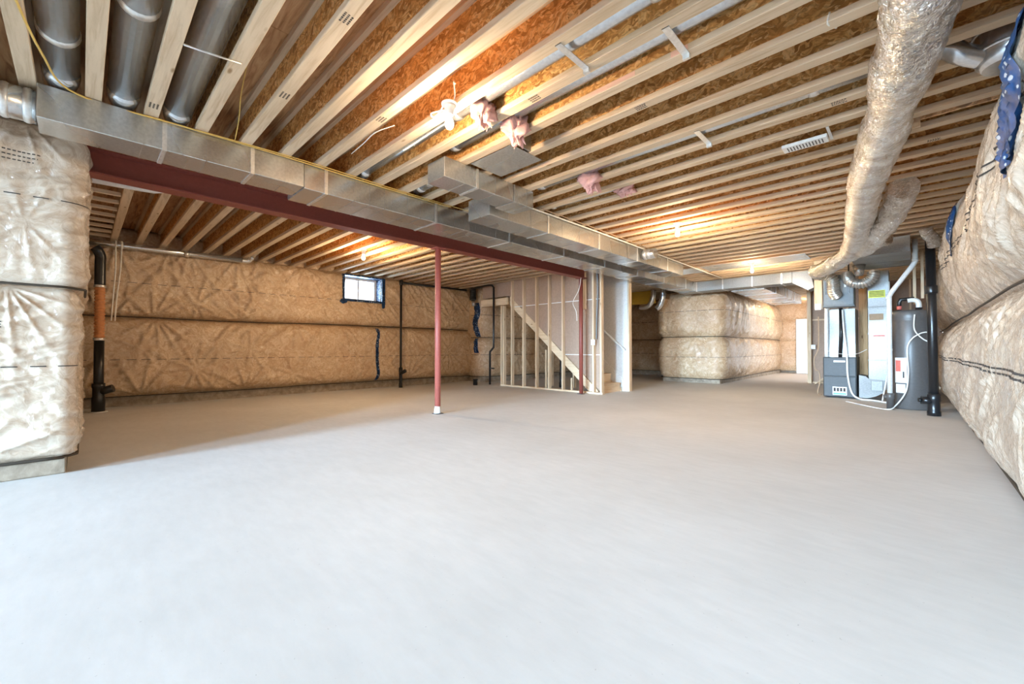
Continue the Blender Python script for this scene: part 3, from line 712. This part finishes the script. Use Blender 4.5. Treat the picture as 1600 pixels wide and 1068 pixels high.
cable('thin yellow cable climbing a joist near the trunk', [(-3.3, .78, J+.27), (-3.55, .80, J+.16), (-3.75, .83, J+.05), (-4.0, .86, J-.005)], 'cable_y', .004)
cable('white cable hanging loose in front of the dark red post by the stairs', [(-5.0, 7.26, 2.45), (-5.05, 7.25, 2.2), (-5.20, 7.25, 1.95), (-5.12, 7.25, 1.75), (-5.1, 7.25, 1.55)], 'cable', .006)

# ------------------------------------------------------------ small ceiling pieces on the right
t = tag(MB().box(-.79, -.48, 4.11, 4.235, J-.030, J-.002, .003).build('slotted_plate', 'white'), 'white slotted plate screwed under the joists', 'plate')
for i in range(12): MB().box(-.755+i*.0215, -.748+i*.0215, 4.13, 4.215, J-.0315, J-.0295).build('slot', 'ink', t)
tag(MB().box(-.475, -.455, 4.0, 4.26, J-.006, J-.001).build('plate_bracket', 'cleat'), 'metal bracket at the end of the slotted plate', 'bracket')
tag(MB().box(.05, .50, 4.47, 4.49, J+.044, J+.258).build('strand_board', 'osb_lit'), 'strand board panel painted in a lit tone between joists near the foil duct', 'board')  # stands in for a joist web that catches the light
tag(MB().box(.0, .055, 4.43, 4.462, J-.02, J+.25).build('blocking_piece', 'lumber_z'), 'short upright lumber block beside the lit-toned strand board panel', 'blocking')
tag(MB().box(-.10, .44, 7.70, 7.72, J+.04, J+.26).build('strand_board', 'osb_lit'), 'strand board panel painted in a lit tone between joists above the black stack', 'board')
tag(MB().box(-.16, -.11, 7.64, 7.69, J+.0, J+.26).build('blocking_piece', 'lumber_z'), 'short lumber block beside the panel above the black stack', 'blocking')
t = thing('duct_drop', (.40, 3.62, 2.57), 'fat silver duct drop with beaded bands beside the right wall', 'duct')
c = (.40, 3.62, 2.57)
MB().lathe([(.10, .0), (.125, .03), (.135, .08), (.135, .40)], c, 32).build('drum', 'galv_pipe', t)
for q in (.09, .20, .31): MB().lathe([(.136, q-.008), (.141, q-.003), (.141, q+.003), (.136, q+.008)], c, 32).build('band', 'cleat', t)
MB().tube(smooth_path([(.30, 3.58, 2.64), (.22, 3.54, 2.68), (.16, 3.52, 2.73), (.06, 3.51, 2.77)]), .055, 18).build('side_elbow', 'galv_pipe', t)

# ------------------------------------------------------------ foil flex ducts
def foil_tube(pts, r, seed, n=56, m=40, pinch=()):
    P = smooth_path(pts, 44); L = len(P); g = np.random.default_rng(seed); A = g.random((64, 64)); rad = []
    ii = np.arange(L); jj = np.arange(n)
    I, Jn = np.meshgrid(ii, jj, indexing='ij'); th = 2*np.pi*Jn/n
    ct, st_ = np.cos(th), np.sin(th)
    rg = lambda a, b, sd: np.clip(1-np.abs(2*vnoise(a, b, sd, 1.0)-1)*1.5, 0, 1)
    d = .10*(vnoise(I*.11, ct*1.5+st_, seed, 1.0)-.5)*2 + .05*(vnoise(I*.28, ct*3+st_*2.2, seed+1, 1.0)-.5)*2
    d = d + .055*rg(I*.20+.5*ct, ct*5+st_*1.5, seed+2) + .045*rg(I*.55+1.5*st_, ct*3-st_*4, seed+3) + .02*vnoise(I*1.1, ct*9+st_*8, seed+4, 1.0)
    R = r*(1+d)
    for (pos, amt) in pinch: R = R*(1-amt*np.exp(-((I/(L-1)-pos)/.025)**2))
    return P, list(R)
def foil_duct(label, pts, r, seed, pinch=(), bands=()):
    t = thing('foil_duct', Vector(pts[0]), label, 'duct')
    P, R = foil_tube(pts, r, seed, pinch=pinch); MB().tube(P, r, 56, rad=R).build('foil_sleeve', 'foil', t)
    for b_ in bands:
        i = int(b_*(len(P)-2)); dd = (P[i+1]-P[i]).normalized(); MB().tube([P[i]-dd*.02, P[i]+dd*.02], r*1.0, 30, rad=[r*1.03, r*1.03]).build('tape_band', 'cleat', t)
    return t
t = foil_duct('crinkled foil flex duct hanging under the joists along the right wall, forking above the furnace', [(.07, 1.9, 2.53), (.04, 2.5, 2.52), (-.06, 3.4, 2.53), (-.17, 4.2, 2.52), (-.28, 4.9, 2.52), (-.36, 5.6, 2.50), (-.44, 6.3, 2.47), (-.50, 6.9, 2.44), (-.58, 7.5, 2.42), (-.68, 8.0, 2.40)], .130, 3, ((.25, .16), (.52, .14), (.70, .12)), ())
for pts, r, sd, pn in (([(-.05, 5.75, 2.60), (-.09, 6.0, 2.55), (-.20, 6.5, 2.46), (-.36, 7.05, 2.38), (-.50, 7.6, 2.37)], .115, 5, ((.62, .12),)),
                       ([(-.25, 7.55, 2.50), (-.50, 7.75, 2.44), (-.80, 8.3, 2.38), (-1.05, 8.9, 2.36), (-1.30, 9.5, 2.40)], .115, 7, ((.3, .12), (.95, .15)))):
    P, R = foil_tube(pts, r, sd, pinch=pn); MB().tube(P, r, 56, rad=R).build('foil_branch', 'foil', t)

# ------------------------------------------------------------ mechanical corner
fy = 10.3
t = thing('furnace', (-1.05, fy+.35, 0), 'dark grey gas furnace under a silver plenum', 'furnace')
MB().box(-1.31, -.79, fy+.02, fy+.72, .02, .80, .008).build('cabinet', 'furnace', t)
p = MB().box(-1.30, -.80, fy, fy+.02, .43, .79, .008).build('access_door', 'furnace', t); MB().box(-1.14, -.96, fy-.008, fy+.001, .70, .735, .003).build('handle', 'pvc', p)
p = MB().box(-1.30, -.80, fy, fy+.02, .03, .42, .008).build('access_door', 'furnace', t)
st = MB().box(-1.16, -.94, fy-.003, fy+.001, .06, .22).build('rating_label', 'white', p); MB().box(-1.15, -.95, fy-.005, fy-.003, .07, .10).build('label_band', 'teal', st)
for i in range(4): MB().box(-1.145+i*.05, -1.11+i*.05, fy-.005, fy-.003, .13, .20).build('label_print', 'ink', st)
MB().prism([(-1.29, .80), (-.81, .80), (-.81, 1.74), (-1.20, 1.74), (-1.29, 1.40)], fy+.08, fy+.70).build('plenum', 'galv_dull', t)
MB().tube([(-1.04, fy+.03, .80), (-1.02, fy+.03, 1.28), (-1.02, fy+.03, 1.76)], .030, 14).build('vent_pipe', 'black', t)
MB().tube([(-1.25, fy+.02, .80), (-1.25, fy+.02, 1.0), (-1.24, fy+.02, 2.3)], .035, 14).build('intake_pipe', 'pvc', t)
t = thing('ventilator', (-1.02, fy-.2, 1.76), 'blue grey ventilator box hanging on black straps above the furnace', 'ventilator')
MB().box(-1.25, -.79, fy-.35, fy-.03, 1.78, 2.36, .012).build('cabinet', 'bluegrey', t)
MB().box(-1.26, -.78, fy-.36, fy-.03, 1.765, 1.785, .004).build('base_tray', 'bluegrey', t)
for x in (-1.20, -.86): MB().box(x-.012, x+.012, fy-.372, fy-.366, 2.0, J-.03).build('hanging_strap', 'black', t)
MB().box(-.93, -.90, fy-.36, fy-.348, 2.12, 2.28).build('label_plate', 'white', t)
def hose(label, pts, r, pitch=.034):
    P = smooth_path(pts, 30); acc = [0]
    for i in range(1, len(P)): acc.append(acc[-1]+(P[i]-P[i-1]).length)
    t = thing('ribbed_hose', P[0], label, 'hose'); u = np.arange(0, acc[-1], pitch/6); A = np.array(P)
    pts2 = [Vector([float(np.interp(q, acc, A[:, k])) for k in range(3)]) for q in u]; rad = [r*(1+.13*math.sin(q/pitch*2*math.pi)) for q in u]
    MB().tube(pts2, r, 20, rad=rad).build('corrugated_sleeve', 'hose', t); return t
hy = fy-.55
hose('silver ribbed hose dropping in front of the ventilator box', [(-1.36, hy+.10, 2.46), (-1.30, hy, 2.37), (-1.18, hy-.04, 2.36), (-1.08, hy-.02, 2.24), (-1.07, hy+.04, 2.05), (-1.04, hy+.13, 1.96)], .092)
hose('silver ribbed hose looping in a U beside the ventilator box', [(-.88, hy+.10, 2.34), (-.86, hy+.04, 2.26), (-.80, hy-.02, 2.17), (-.66, hy-.02, 2.13), (-.54, hy, 2.20), (-.50, hy, 2.28), (-.50, hy+.02, 2.34)], .082)
tag(MB().lathe([(.055, 0), (.095, .19)], (-.68, hy-.24, 2.247), 20).build('reducer_cone', 'galv'), 'silver reducer cone between hose and plenum', 'duct')
# vertical return duct with boot
t = duct('return_riser', 'upright ribbed silver return duct between furnace and water heater', -.62, -.32, 10.36, 10.8, .36, 2.42, 'z', [.75, 1.25, 1.75], .16, 'duct', 'galv_dull', 'cleat_dull')
s = MB().box(-.61, -.37, 10.355, 10.359, 1.92, 2.06).build('sticker', 'ysticker', t)
for i in range(4): MB().box(-.595, -.39, 10.353, 10.355, 1.945+.028*i, 1.955+.028*i).build('sticker_print', 'ink', s)
MB().box(-.60, -.40, 10.352, 10.359, 1.50, 1.62).build('shipping_label', 'carton', t)
MB().box(-.58, -.36, 10.345, 10.359, 1.16, 1.36).build('manual_pouch', 'galv_dull', t)
MB().box(-.55, -.38, 10.343, 10.345, 1.19, 1.22).build('manual_print', 'redtxt', t)
arc = [(-.76, .03), (-.64, .03), (-.52, .07), (-.42, .14), (-.35, .24), (-.30, .36), (-.62, .40), (-.66, .44), (-.76, .46)]
MB().prism(arc, 10.33, 10.80).build('boot', 'cleat_dull', t)
MB().box(-.58, -.42, 10.31, 10.329, .18, .36, .004).build('filter_cover', 'galv_dull', t)
tag(MB().box(-.785, -.655, 10.84, 10.94, 0, 2.44, .004).build('timber_post', 'timber'), 'brown timber post between furnace and return duct', 'post')
tag(MB().box(-1.40, -1.275, 10.02, 10.06, 1.74, J-.001).build('hanging_board', 'lumber_z'), 'pale board hanging from the joists left of the ribbed hoses', 'board')
# PVC vent, water heater
py = 8.98
t = thing('vent_pipe', (-.27, py, 0), 'white plastic vent pipe bent down in front of the water heater', 'pipe')
MB().tube([(.03, py, J-.02), (.03, py, 2.32), (.0, py, 2.26), (-.25, py, 1.86), (-.275, py, 1.80), (-.28, py, .26)], .034, 16).build('pipe', 'pvc', t)
for q, dd in (((.03, py, 2.34), (0,0,1)), ((-.28, py, 1.78), (0,0,1)), ((-.28, py, .95), (0,0,1))):
    q = Vector(q); dd = Vector(dd); MB().tube([q-dd*.02, q+dd*.02], .038, 16).build('coupling', 'pvc', t)
MB().lathe([(.045, 0), (.045, .16), (.055, .165), (.055, .25), (.038, .26)], (-.28, py, .0), 18).build('drain_valve', 'grey', t)
MB().tube([(-.28, py, .20), (-.36, py-.01, .20)], .028, 12).build('valve_knob', 'grey', t)
c = (-.045, 9.36, 0)
t = thing('water_heater', c, 'tall dark grey water heater tank with white labels', 'water heater')
MB().lathe([(.265, .0), (.275, .02), (.275, 1.40), (.272, 1.41), (.272, 1.43), (.275, 1.44), (.275, 1.55), (.262, 1.575), (.12, 1.59)], c, 48).build('tank', 'grey', t)
def on_tank(a0, a1, z0, z1, name, m, off=.003, par=None):
    n = 8; vs = []
    for r in (.275+off, .2745):
        for zq in (z0, z1):
            for i in range(n):
                a = math.radians(a0+(a1-a0)*i/(n-1)); vs.append((c[0]+r*math.cos(a), c[1]+r*math.sin(a), zq))
    fs = [(i, i+1, n+i+1, n+i) for i in range(n-1)]
    return MB().add(vs[:2*n], fs, True).build(name, m, par or t)
lb = on_tank(231, 262, .42, .82, 'warning_label', 'white'); on_tank(233, 247, .60, .78, 'label_print', 'redtxt', .005, lb); on_tank(252, 256, .5, .6, 'barcode', 'ink', .005, lb)
on_tank(233, 258, .26, .40, 'rating_label', 'white')
MB().box(c[0]-.26, c[0]-.22, 9.14, 9.18, 1.0, 1.12).build('control_box', 'grey', t)
p = MB().tube([(c[0]-.12, 9.30, 1.57), (c[0]-.12, 9.30, 1.72), (c[0]-.10, 9.30, 1.765), (c[0]+.06, 9.29, 1.77)], .030, 14).build('black_elbow', 'black', t)
MB().tube(smooth_path([(c[0]-.02, 9.28, 1.74), (c[0]+.06, 9.28, 1.745), (c[0]+.105, 9.28, 1.70), (c[0]+.11, 9.28, 1.60)]), .036, 16).build('white_elbow', 'pvc', t)
MB().lathe([(.075, 1.5), (.065, 1.55), (.045, 1.58), (.045, 1.62)], (c[0]+.11, 9.26, 0), 18).build('blower_inlet', 'black', t)
MB().tube([(c[0]-.12, 9.272, 1.60), (c[0]-.12, 9.268, 1.66)], .032, 12).build('red_tag', 'redtxt', t)
cable('grey white power cord looped down the front of the water heater', [(c[0]+.06, 9.02, 1.50), (c[0]+.06, 9.04, 1.25), (c[0]+.20, 9.04, 1.08), (c[0]+.27, 9.06, 1.20), (c[0]+.12, 9.0, 1.20), (c[0]-.02, 9.0, 1.02), (c[0]-.02, 9.0, .6), (c[0]-.05, 8.98, .3), (c[0]-.16, 8.98, .08), (c[0]-.26, 8.86, .008), (-.6, 9.2, .008), (-.9, 9.7, .008)], 'pvc', .010, 10)
cable('white condensate hose hanging down the front of the furnace', [(-.99, fy-.02, 1.72), (-.97, fy-.03, 1.3), (-.93, fy-.03, .85), (-.92, fy-.03, .45), (-.86, fy-.04, .12), (-.74, fy-.09, .02), (-.55, fy-.2, .018), (-.3, fy-.5, .018)], 'pvc', .017, 10)
cable('thin white drain line running down the return duct', [(-.315, 10.30, 2.2), (-.32, 10.30, 1.4), (-.33, 10.28, .7), (-.38, 10.2, .3), (-.42, 10.1, .014)], 'pvc', .012)
cable('thin grey wire drooping between furnace and return duct', [(-1.28, fy-.03, .93), (-1.0, fy-.04, .86), (-.80, fy-.03, .86), (-.64, 10.33, .95)], 'pvc', .005)
cable('grey gas line looping beside the furnace', [(-1.36, 10.2, 1.6), (-1.365, 10.2, 1.0), (-1.44, 10.2, .75), (-1.42, 10.2, .55), (-1.36, 10.2, .50), (-1.35, 10.2, .30), (-1.38, 10.15, .10), (-1.33, 10.25, .05)], 'carton', .010, 10)
# black stack by right wall
c = (.20, 8.55)
t = thing('drain_stack', (c[0], c[1], 0), 'fat black plastic drain stack standing before the right wall', 'pipe')
MB().tube([(c[0], c[1], .02), (c[0]-.005, c[1], 1.3), (c[0]-.015, c[1], 2.66)], .055, 20).build('pipe', 'black', t)
MB().lathe([(.068, 0), (.072, .02), (.072, .10), (.066, .12)], (c[0]-.01, c[1], 1.76), 20).build('coupling', 'black', t)
MB().lathe([(.075, 0), (.075, .06), (.068, .08), (.068, .20), (.075, .22), (.075, .30), (.062, .32)], (c[0], c[1], .0), 22).build('cleanout_body', 'black', t)
MB().tube([(c[0], c[1]-.01, .21), (c[0]-.13, c[1]-.05, .22)], .050, 16, rad=[.048, .056]).build('cleanout_hub', 'black', t)
MB().tube([(c[0]-.13, c[1]-.05, .22), (c[0]-.16, c[1]-.06, .22)], .030, 8).build('cleanout_plug', 'black', t)
t = thing('small_foil_elbow', (.30, 8.45, 2.4), 'small crumpled foil elbow beside the top of the black stack', 'duct')
P, R = foil_tube([(.13, 8.22, 2.66), (.16, 8.24, 2.58), (.21, 8.30, 2.50), (.22, 8.36, 2.42)], .07, 12, n=24); MB().tube(P, .075, 24, rad=[list(r_) for r_ in R]).build('foil_sleeve', 'foil', t)
# partition behind the mechanical corner
wp = struct(MB().box(-2.1, .5, 14.36, 14.40, .04, SUB-.01).build('wall_partition', 'drywall_back'), 'open stud partition with brown drywall backing behind the furnace')
MB().box(-2.1, .5, 14.26, 14.358, 0, .038).build('bottom_plate', 'lumber_x', wp)
for x in (-2.08, -1.67, -1.27, -.86, -.45, -.05, .36): MB().box(x-.019, x+.019, 14.26, 14.358, .04, SUB-.01).build('stud', 'lumber_z', wp)
MB().box(-2.1, .5, 14.30, 14.357, 1.75, 1.79).build('blocking', 'lumber_x', wp)
ts_ = thing('stud_post', (-2.09, 14.15, 0), 'pale double stud at the end of the partition by the hall', 'stud')
for y in (14.10, 14.16): MB().box(-2.14, -2.05, y-.019, y+.019, 0, J-.002).build('stud', 'lumber_z', ts_)
for k, (x, y, z_, lab) in enumerate(((-1.34, 10.01, 1.72, 'white outlet box on the board hanging beside the hoses'), (-2.0, 14.08, .95, 'white outlet box on the double stud by the hall'), (-4.93, 7.60, 1.04, 'white outlet box on the end studs by the stairs'))):
    t = thing('outlet_box', (x, y, z_), lab, 'outlet'); MB().box(x-.05, x+.05, y-.012, y+.0, z_, z_+.12, .004).build('cover_plate', 'white', t); MB().box(x-.045, x+.045, y, y+.012, z_+.005, z_+.115).build('box_body', 'bluegrey', t)
OFFL = ('lumber offcut leaning lowest on the partition by the hall', 'middle lumber offcut leaning on the partition by the hall', 'steepest lumber offcut leaning on the partition by the hall')
for i in range(3):
    tag(MB().add([(-1.95+.0*i, 14.0-.12*i, .005), (-1.5, 14.0-.12*i, .30+.05*i), (-1.5, 13.96-.12*i, .30+.05*i), (-1.95, 13.96-.12*i, .005), (-1.93, 14.0-.12*i, -.0), (-1.46, 14.0-.12*i, .28+.05*i), (-1.46, 13.96-.12*i, .28+.05*i), (-1.93, 13.96-.12*i, .0)], [(0,1,2,3), (4,7,6,5), (0,4,5,1), (3,2,6,7), (1,5,6,2), (0,3,7,4)]).build('lumber_offcut', 'lumber_x'), OFFL[i], 'lumber', 'offcuts by the hall partition')
for i, (x, h) in enumerate(((.02, .0), (.12, .1))):
    tag(MB().box(x-.02, x+.02, 10.25, 10.29, 1.75+h, J-.002).build('support_strut', 'lumber_z'), ('pale upright strut with switch box behind the bent vent pipe', 'thin pale strut behind the black stack')[i], 'strut')

# ------------------------------------------------------------ stairs
yf, yb = 7.64, 8.58
ws = struct(MB().box(-7.75, -4.70, yf-.045, yf+.045, 0, .038).build('wall_stairs', 'lumber_x'), 'open stud partition along the stairs with brown drywall backing')
sl = 2.2/2.6
def strz(x): return .05+(-4.88-x)*sl        # top edge of the stringer at x
for x in (-7.36, -6.96, -6.54, -6.15, -5.75, -4.93, -4.74):
    MB().box(x-.02, x+.02, yf-.043, yf+.043, .04, J-.002).build('stud', 'lumber_z', ws)
MB().box(-5.20, -5.09, yf-.06, yf-.045, 1.82, 2.62).build('nailer_board', 'lumber_z', ws)
MB().box(-7.75, -7.71, yf-.043, yf+.043, .04, 2.08).build('stud', 'lumber_z', ws); MB().box(-7.67, -7.63, yf-.043, yf+.043, .04, 2.08).build('stud', 'lumber_z', ws)
for (xa, xb, za, zb) in ((-8.52, -7.5, 2.10, 2.28),): MB().box(xa, xb, yf-.043, yf+.0, za, zb).build('landing_rim', 'lumber_x', ws)
yd0, yd1 = yf+.048, yf+.060
def sheet(za, zb):
    poly = []
    xr, xl = -4.76, -8.55
    def zlow(x): return max(za, min(strz(x)+.06, 2.33))
    xs = [xl+(xr-xl)*i/60 for i in range(61)]; xs = [x for x in xs if zlow(x) < zb-.001]
    if len(xs) < 2: return
    poly = [(x, zlow(x)) for x in xs]+[(xs[-1], zb), (xs[0], zb)]
    MB().prism(poly, yd0, yd1).build('drywall_sheet', 'drywall_back', ws)
for za, zb in ((.0, .83), (.835, 2.03), (2.035, SUB-.05)): sheet(za, zb)
for zq, xa in ((.832, -5.75), (2.032, -7.35)): MB().box(xa, -4.78, yd0-.002, yd0-.0005, zq-.009, zq+.009).build('joint_tape', 'drywall', ws)
t = thing('staircase', (-6.2, (yf+yb)/2, 0), 'wooden staircase climbing left behind the open studs', 'stairs')
dz = .25
for y in (yb-.045,):
    MB().prism([(-4.80, 0), (-4.80, strz(-4.80)+.10), (-4.88, strz(-4.88)+.02), (-7.45, strz(-7.45)+.02), (-7.45, strz(-7.45)-.30), (-5.12, 0)], y, y+.038).build('stringer', 'lumber_x', t)
ns = 11
for i in range(ns):
    x = -4.82 - i*.235; zt = .195+i*.2
    MB().box(x-.26, x+.02, yf+.104, yb-.05, zt-.03, zt, .004).build('tread', 'lumber_y', t)
    MB().box(x-.015, x, yf+.104, yb-.05, zt-.195, zt-.031).build('riser', 'lumber_y', t)
MB().prism([(-4.95, .0), (-4.84, .0), (-4.84, .03), (-7.5, 2.32), (-7.5, 2.12)], yf-.05, yf-.012).build('skirt_board', 'lumber_x', t) if False else None
# stringer face seen between the studs
MB().prism([(-4.86, .04), (-4.90, .10), (-7.5, strz(-7.5)+.05), (-7.5, strz(-7.5)-.17), (-5.10, .04)], yf+.047, yf+.084).build('outer_stringer', 'lumber_x', t)
MB().box(-8.52, -7.5, yf+.062, yb-.05, 2.16, 2.28).build('landing', 'lumber_x', t)
for x in (-6.75, -6.05): MB().box(x-.02, x+.02, yb-.14, yb-.05, 0, strz(x)-.32).build('support_stud', 'lumber_z', t)
for x in (-6.35, -5.6): MB().box(x-.02, x+.02, yf+.10, yf+.14, 0, strz(x)-.36).build('support_stud', 'lumber_z', t)
w2 = struct(MB().prism([(-4.66, 0), (-4.66, SUB-.01), (-8.55, SUB-.01), (-8.55, 2.2), (-7.45, 2.1), (-5.05, .02), (-5.03, 0)], yb+.03, yb+.045).build('wall_stairwell', 'drywall'), 'white drywall wall on the far side of the stairs')
MB().box(-4.66, -4.62, yb+.02, yb+.13, 0, J-.002).build('end_stud', 'lumber_z', w2)
MB().prism([(-4.72, .0), (-4.72, .16), (-4.80, .30), (-7.4, 2.50), (-7.4, 2.3), (-4.95, .1), (-4.95, 0)], yb+.012, yb+.029).build('skirt_trim', 'white', w2)
t = thing('handrail', (-5.0, yb-.03, 1.0), 'white handrail sloping up the stairwell wall', 'handrail')
MB().tube([(-4.70, yb-.05, .93), (-7.3, yb-.05, .93+2.6*sl)], .022, 12).build('rail', 'frame', t)
for x in (-4.85, -5.6, -6.4): MB().tube([(x, yb+.028, .98+(-4.85-x)*sl), (x, yb-.05, 1.04+(-4.85-x)*sl)], .010, 8).build('rail_bracket', 'cleat', t)
cable('bundle of grey cables running down between the end studs by the stairs', [(-4.85, yf, J-.05), (-4.83, yf, 2.2), (-4.86, yf, 1.6), (-4.87, yf, 1.17)], 'bluegrey', .014)
# ------------------------------------------------------------ pipes on the window side
c = (-8.95, .19)
t = thing('drain_stack', (c[0], c[1], 0), 'black drain pipe with orange ribbed middle beside the insulated stub', 'pipe')
MB().tube([(c[0], c[1], .02), (c[0], c[1], 1.12)], .060, 18).build('pipe', 'black', t)
MB().tube(smooth_path([(c[0], c[1], 1.93), (c[0], c[1], 2.25), (c[0], c[1], 2.38), (c[0]+.03, c[1]-.03, 2.46), (c[0]+.03, c[1]-.06, 2.50)]), .066, 18).build('upper_elbow', 'black', t)
n = 90; MB().tube([(c[0], c[1], 1.10+.85*i/n) for i in range(n+1)], .06, 18, rad=[.060+.007*math.sin(i*1.25) for i in range(n+1)]).build('ribbed_hose', 'copper', t)
for q in (1.11, 1.92): MB().lathe([(.068, -.02), (.071, -.01), (.071, .01), (.068, .02)], (c[0], c[1], q), 18).build('clamp', 'cleat', t)
MB().lathe([(.078, 0), (.078, .22), (.070, .24), (.070, .36), (.078, .38), (.078, .44)], (c[0], c[1], .0), 20).build('cleanout_body', 'black', t)
MB().tube([(c[0], c[1], .30), (c[0]+.06, c[1]+.16, .36)], .06, 14).build('cleanout_hub', 'black', t)
MB().lathe([(.11, 0), (.10, .012)], (c[0], c[1], 0), 20).build('floor_ring', 'mortar', t)
t = thing('dryer_duct', (-9.1, 1.1, 2.6), 'slim silver duct running along the top of the window wall', 'duct')
MB().tube([(-9.05, -.05, 2.60), (-9.05, .4, 2.605), (-9.08, 2.10, 2.625)], .048, 18).build('pipe', 'galv_pipe', t)
MB().tube(smooth_path([(-9.08, 2.08, 2.625), (-9.08, 2.18, 2.63), (-9.04, 2.23, 2.68), (-8.95, 2.24, 2.74), (-8.4, 2.24, 2.78)]), .05, 16).build('elbow', 'galv_pipe', t)
for q in (.42, 1.25): MB().tube([(-9.055, q-.03, 2.605), (-9.055, q+.03, 2.607)], .053, 16).build('joint_band', 'cleat', t)
t = thing('wrapped_pipe', (-5.6, .0, 2.55), 'white wrapped pipe ending in a point under the red beam', 'pipe')
MB().tube([(-5.62, -.2, 2.585), (-5.60, .35, 2.595), (-5.60, .50, 2.60), (-5.58, .70, 2.63)], .04, 14, rad=[.045, .042, .040, .008]).build('sleeve', 'pvc', t)
for k, (dx, lab) in enumerate(((0, 'pale cable hanging down the insulation beside the black pipe'), (.07, 'second pale cable hanging beside the black pipe'))):
    cable(lab, [(-8.985, .36+dx, 2.66), (-8.985, .36+dx*.8, 2.2), (-9.0, .34+dx*.6, 1.8), (-9.02, .32+dx*.6, 1.40)], 'cable', .010)
# thin black vent pipe with horizontal run
t = thing('vent_pipe', (-9.14, 5.5, 0), 'slim black vent pipe running up the window wall and along its top', 'pipe')
MB().tube([(-9.14, 5.5, .02), (-9.14, 5.5, 2.60)], .028, 14).build('riser', 'black', t)
MB().tube([(-9.14, 5.5, 2.60), (-9.14, 7.6, 2.62)], .026, 14).build('run', 'black', t)
MB().lathe([(.045, -.06), (.048, -.05), (.048, .05), (.045, .06)], (-9.14, 5.5, 2.60), 14).build('corner_fitting', 'black', t)
MB().lathe([(.046, 0), (.046, .10), (.04, .12), (.04, .38), (.046, .40), (.046, .50)], (-9.14, 5.5, .0), 16).build('cleanout_body', 'black', t)
MB().tube([(-9.14, 5.5, .35), (-9.02, 5.56, .42)], .045, 12).build('cleanout_hub', 'black', t)
t = thing('vent_pipe', (-8.03, 7.48, 0), 'slim black pipe stepping down beside the landing', 'pipe')
MB().tube(smooth_path([(-8.86, 7.5, 2.62), (-8.3, 7.5, 2.64), (-8.0, 7.5, 2.63), (-7.91, 7.5, 2.56)], 5), .026, 12).build('run', 'black', t)
MB().tube([(-7.91, 7.5, 2.58), (-7.91, 7.5, 1.0), (-8.03, 7.48, .88), (-8.03, 7.48, .02)], .028, 12).build('riser', 'black', t)
MB().tube([(-8.03, 7.48, .45), (-7.85, 7.46, .45)], .016, 10).build('branch', 'black', t)
t = thing('black_hood', (-9.0, 7.85, 2.3), 'crumpled black plastic collar hanging at the top of the corner', 'plastic')
P, R = foil_tube([(-9.0, 7.72, 2.688), (-9.0, 7.72, 2.56), (-8.99, 7.71, 2.44), (-8.97, 7.70, 2.34)], .085, 15, n=20); MB().tube(P, .085, 20, rad=[list(r_) for r_ in R]).build('wrap', 'black', t)
MB().tube([(-8.97, 7.70, 2.36), (-8.95, 7.70, 2.16)], .05, 14).build('pipe_end', 'galv_pipe', t)
tag(MB().lathe([(.06, 0), (.06, .13), (.07, .135), (.07, .16)], (-8.35, 7.25, 0), 18).build('floor_drain_stub', 'black'), 'short black pipe stub standing out of the floor by the landing', 'pipe')
t = thing('drain_stack', (-6.3, 8.2, 0), 'black drain pipe standing under the stairs', 'pipe')
MB().tube([(-6.3, 8.3, .02), (-6.3, 8.3, .85)], .05, 16).build('pipe', 'black', t); MB().lathe([(.066, 0), (.066, .12), (.055, .14), (.055, .3), (.066, .32), (.066, .38)], (-6.3, 8.3, 0), 16).build('cleanout_body', 'black', t)
# recess behind the stairs: yellow beam and elbows
tag(MB().box(-8.5, -5.5, 11.75, 11.84, 2.31, J-.003, .005).build('engineered_beam', 'yellow'), 'yellow coated engineered beam in the recess beyond the stairs', 'beam')
for k, (x, lab) in enumerate(((-5.52, 'silver elbow duct in front of the yellow beam'), (-5.17, 'second silver elbow duct at the end of the yellow beam'))):
    y = 11.68-.1*k; t = thing('elbow_duct', (x, y, 2.2), lab, 'duct')
    MB().tube(smooth_path([(x+.12, y-.2, 2.66), (x+.10, y-.2, 2.45), (x+.02, y-.2, 2.26), (x-.12, y-.2, 2.18), (x-.30, y-.2, 2.18)] if k == 0 else [(x+.10, y-.2, 2.66), (x+.09, y-.2, 2.4), (x+.02, y-.2, 2.2), (x-.08, y-.2, 2.10)]), .075, 16).build('elbow', 'galv_pipe', t)
t = round_pipe('round duct take off with open end beside the return trunk', [(-3.34, 6.72, 2.58), (-3.12, 6.72, 2.58)], .085, joints=(.05, .12), name='take_off')

# start of the supply trunk and loose poly at the stub
t = thing('round_duct', (-4.2, -.24, 2.57), 'silver round duct joining the near end of the supply trunk above the stub', 'duct')
MB().tube([(-4.2, -.225, 2.575), (-4.2, -.45, 2.575), (-4.2, -1.5, 2.575)], .105, 24).build('pipe', 'galv_pipe', t)
for q in (-.26, -.36, -.62): MB().tube([(-4.2, q-.02, 2.575), (-4.2, q-.006, 2.575), (-4.2, q+.006, 2.575), (-4.2, q+.02, 2.575)], .11, 24, rad=[.106, .112, .112, .106]).build('joint_band', 'cleat', t)
t = thing('plastic_scrap', (-4.62, .1, 2.6), 'crumpled strip of clear plastic trailing from the stub over the beam end', 'plastic')
P, R_ = foil_tube([(-4.70, -.06, 2.66), (-4.62, .06, 2.655), (-4.60, .20, 2.652), (-4.60, .34, 2.640)], .028, 44, n=16); MB().tube(P, .028, 16, rad=[list(r_) for r_ in R_]).build('crumpled_film', 'pvc', t)
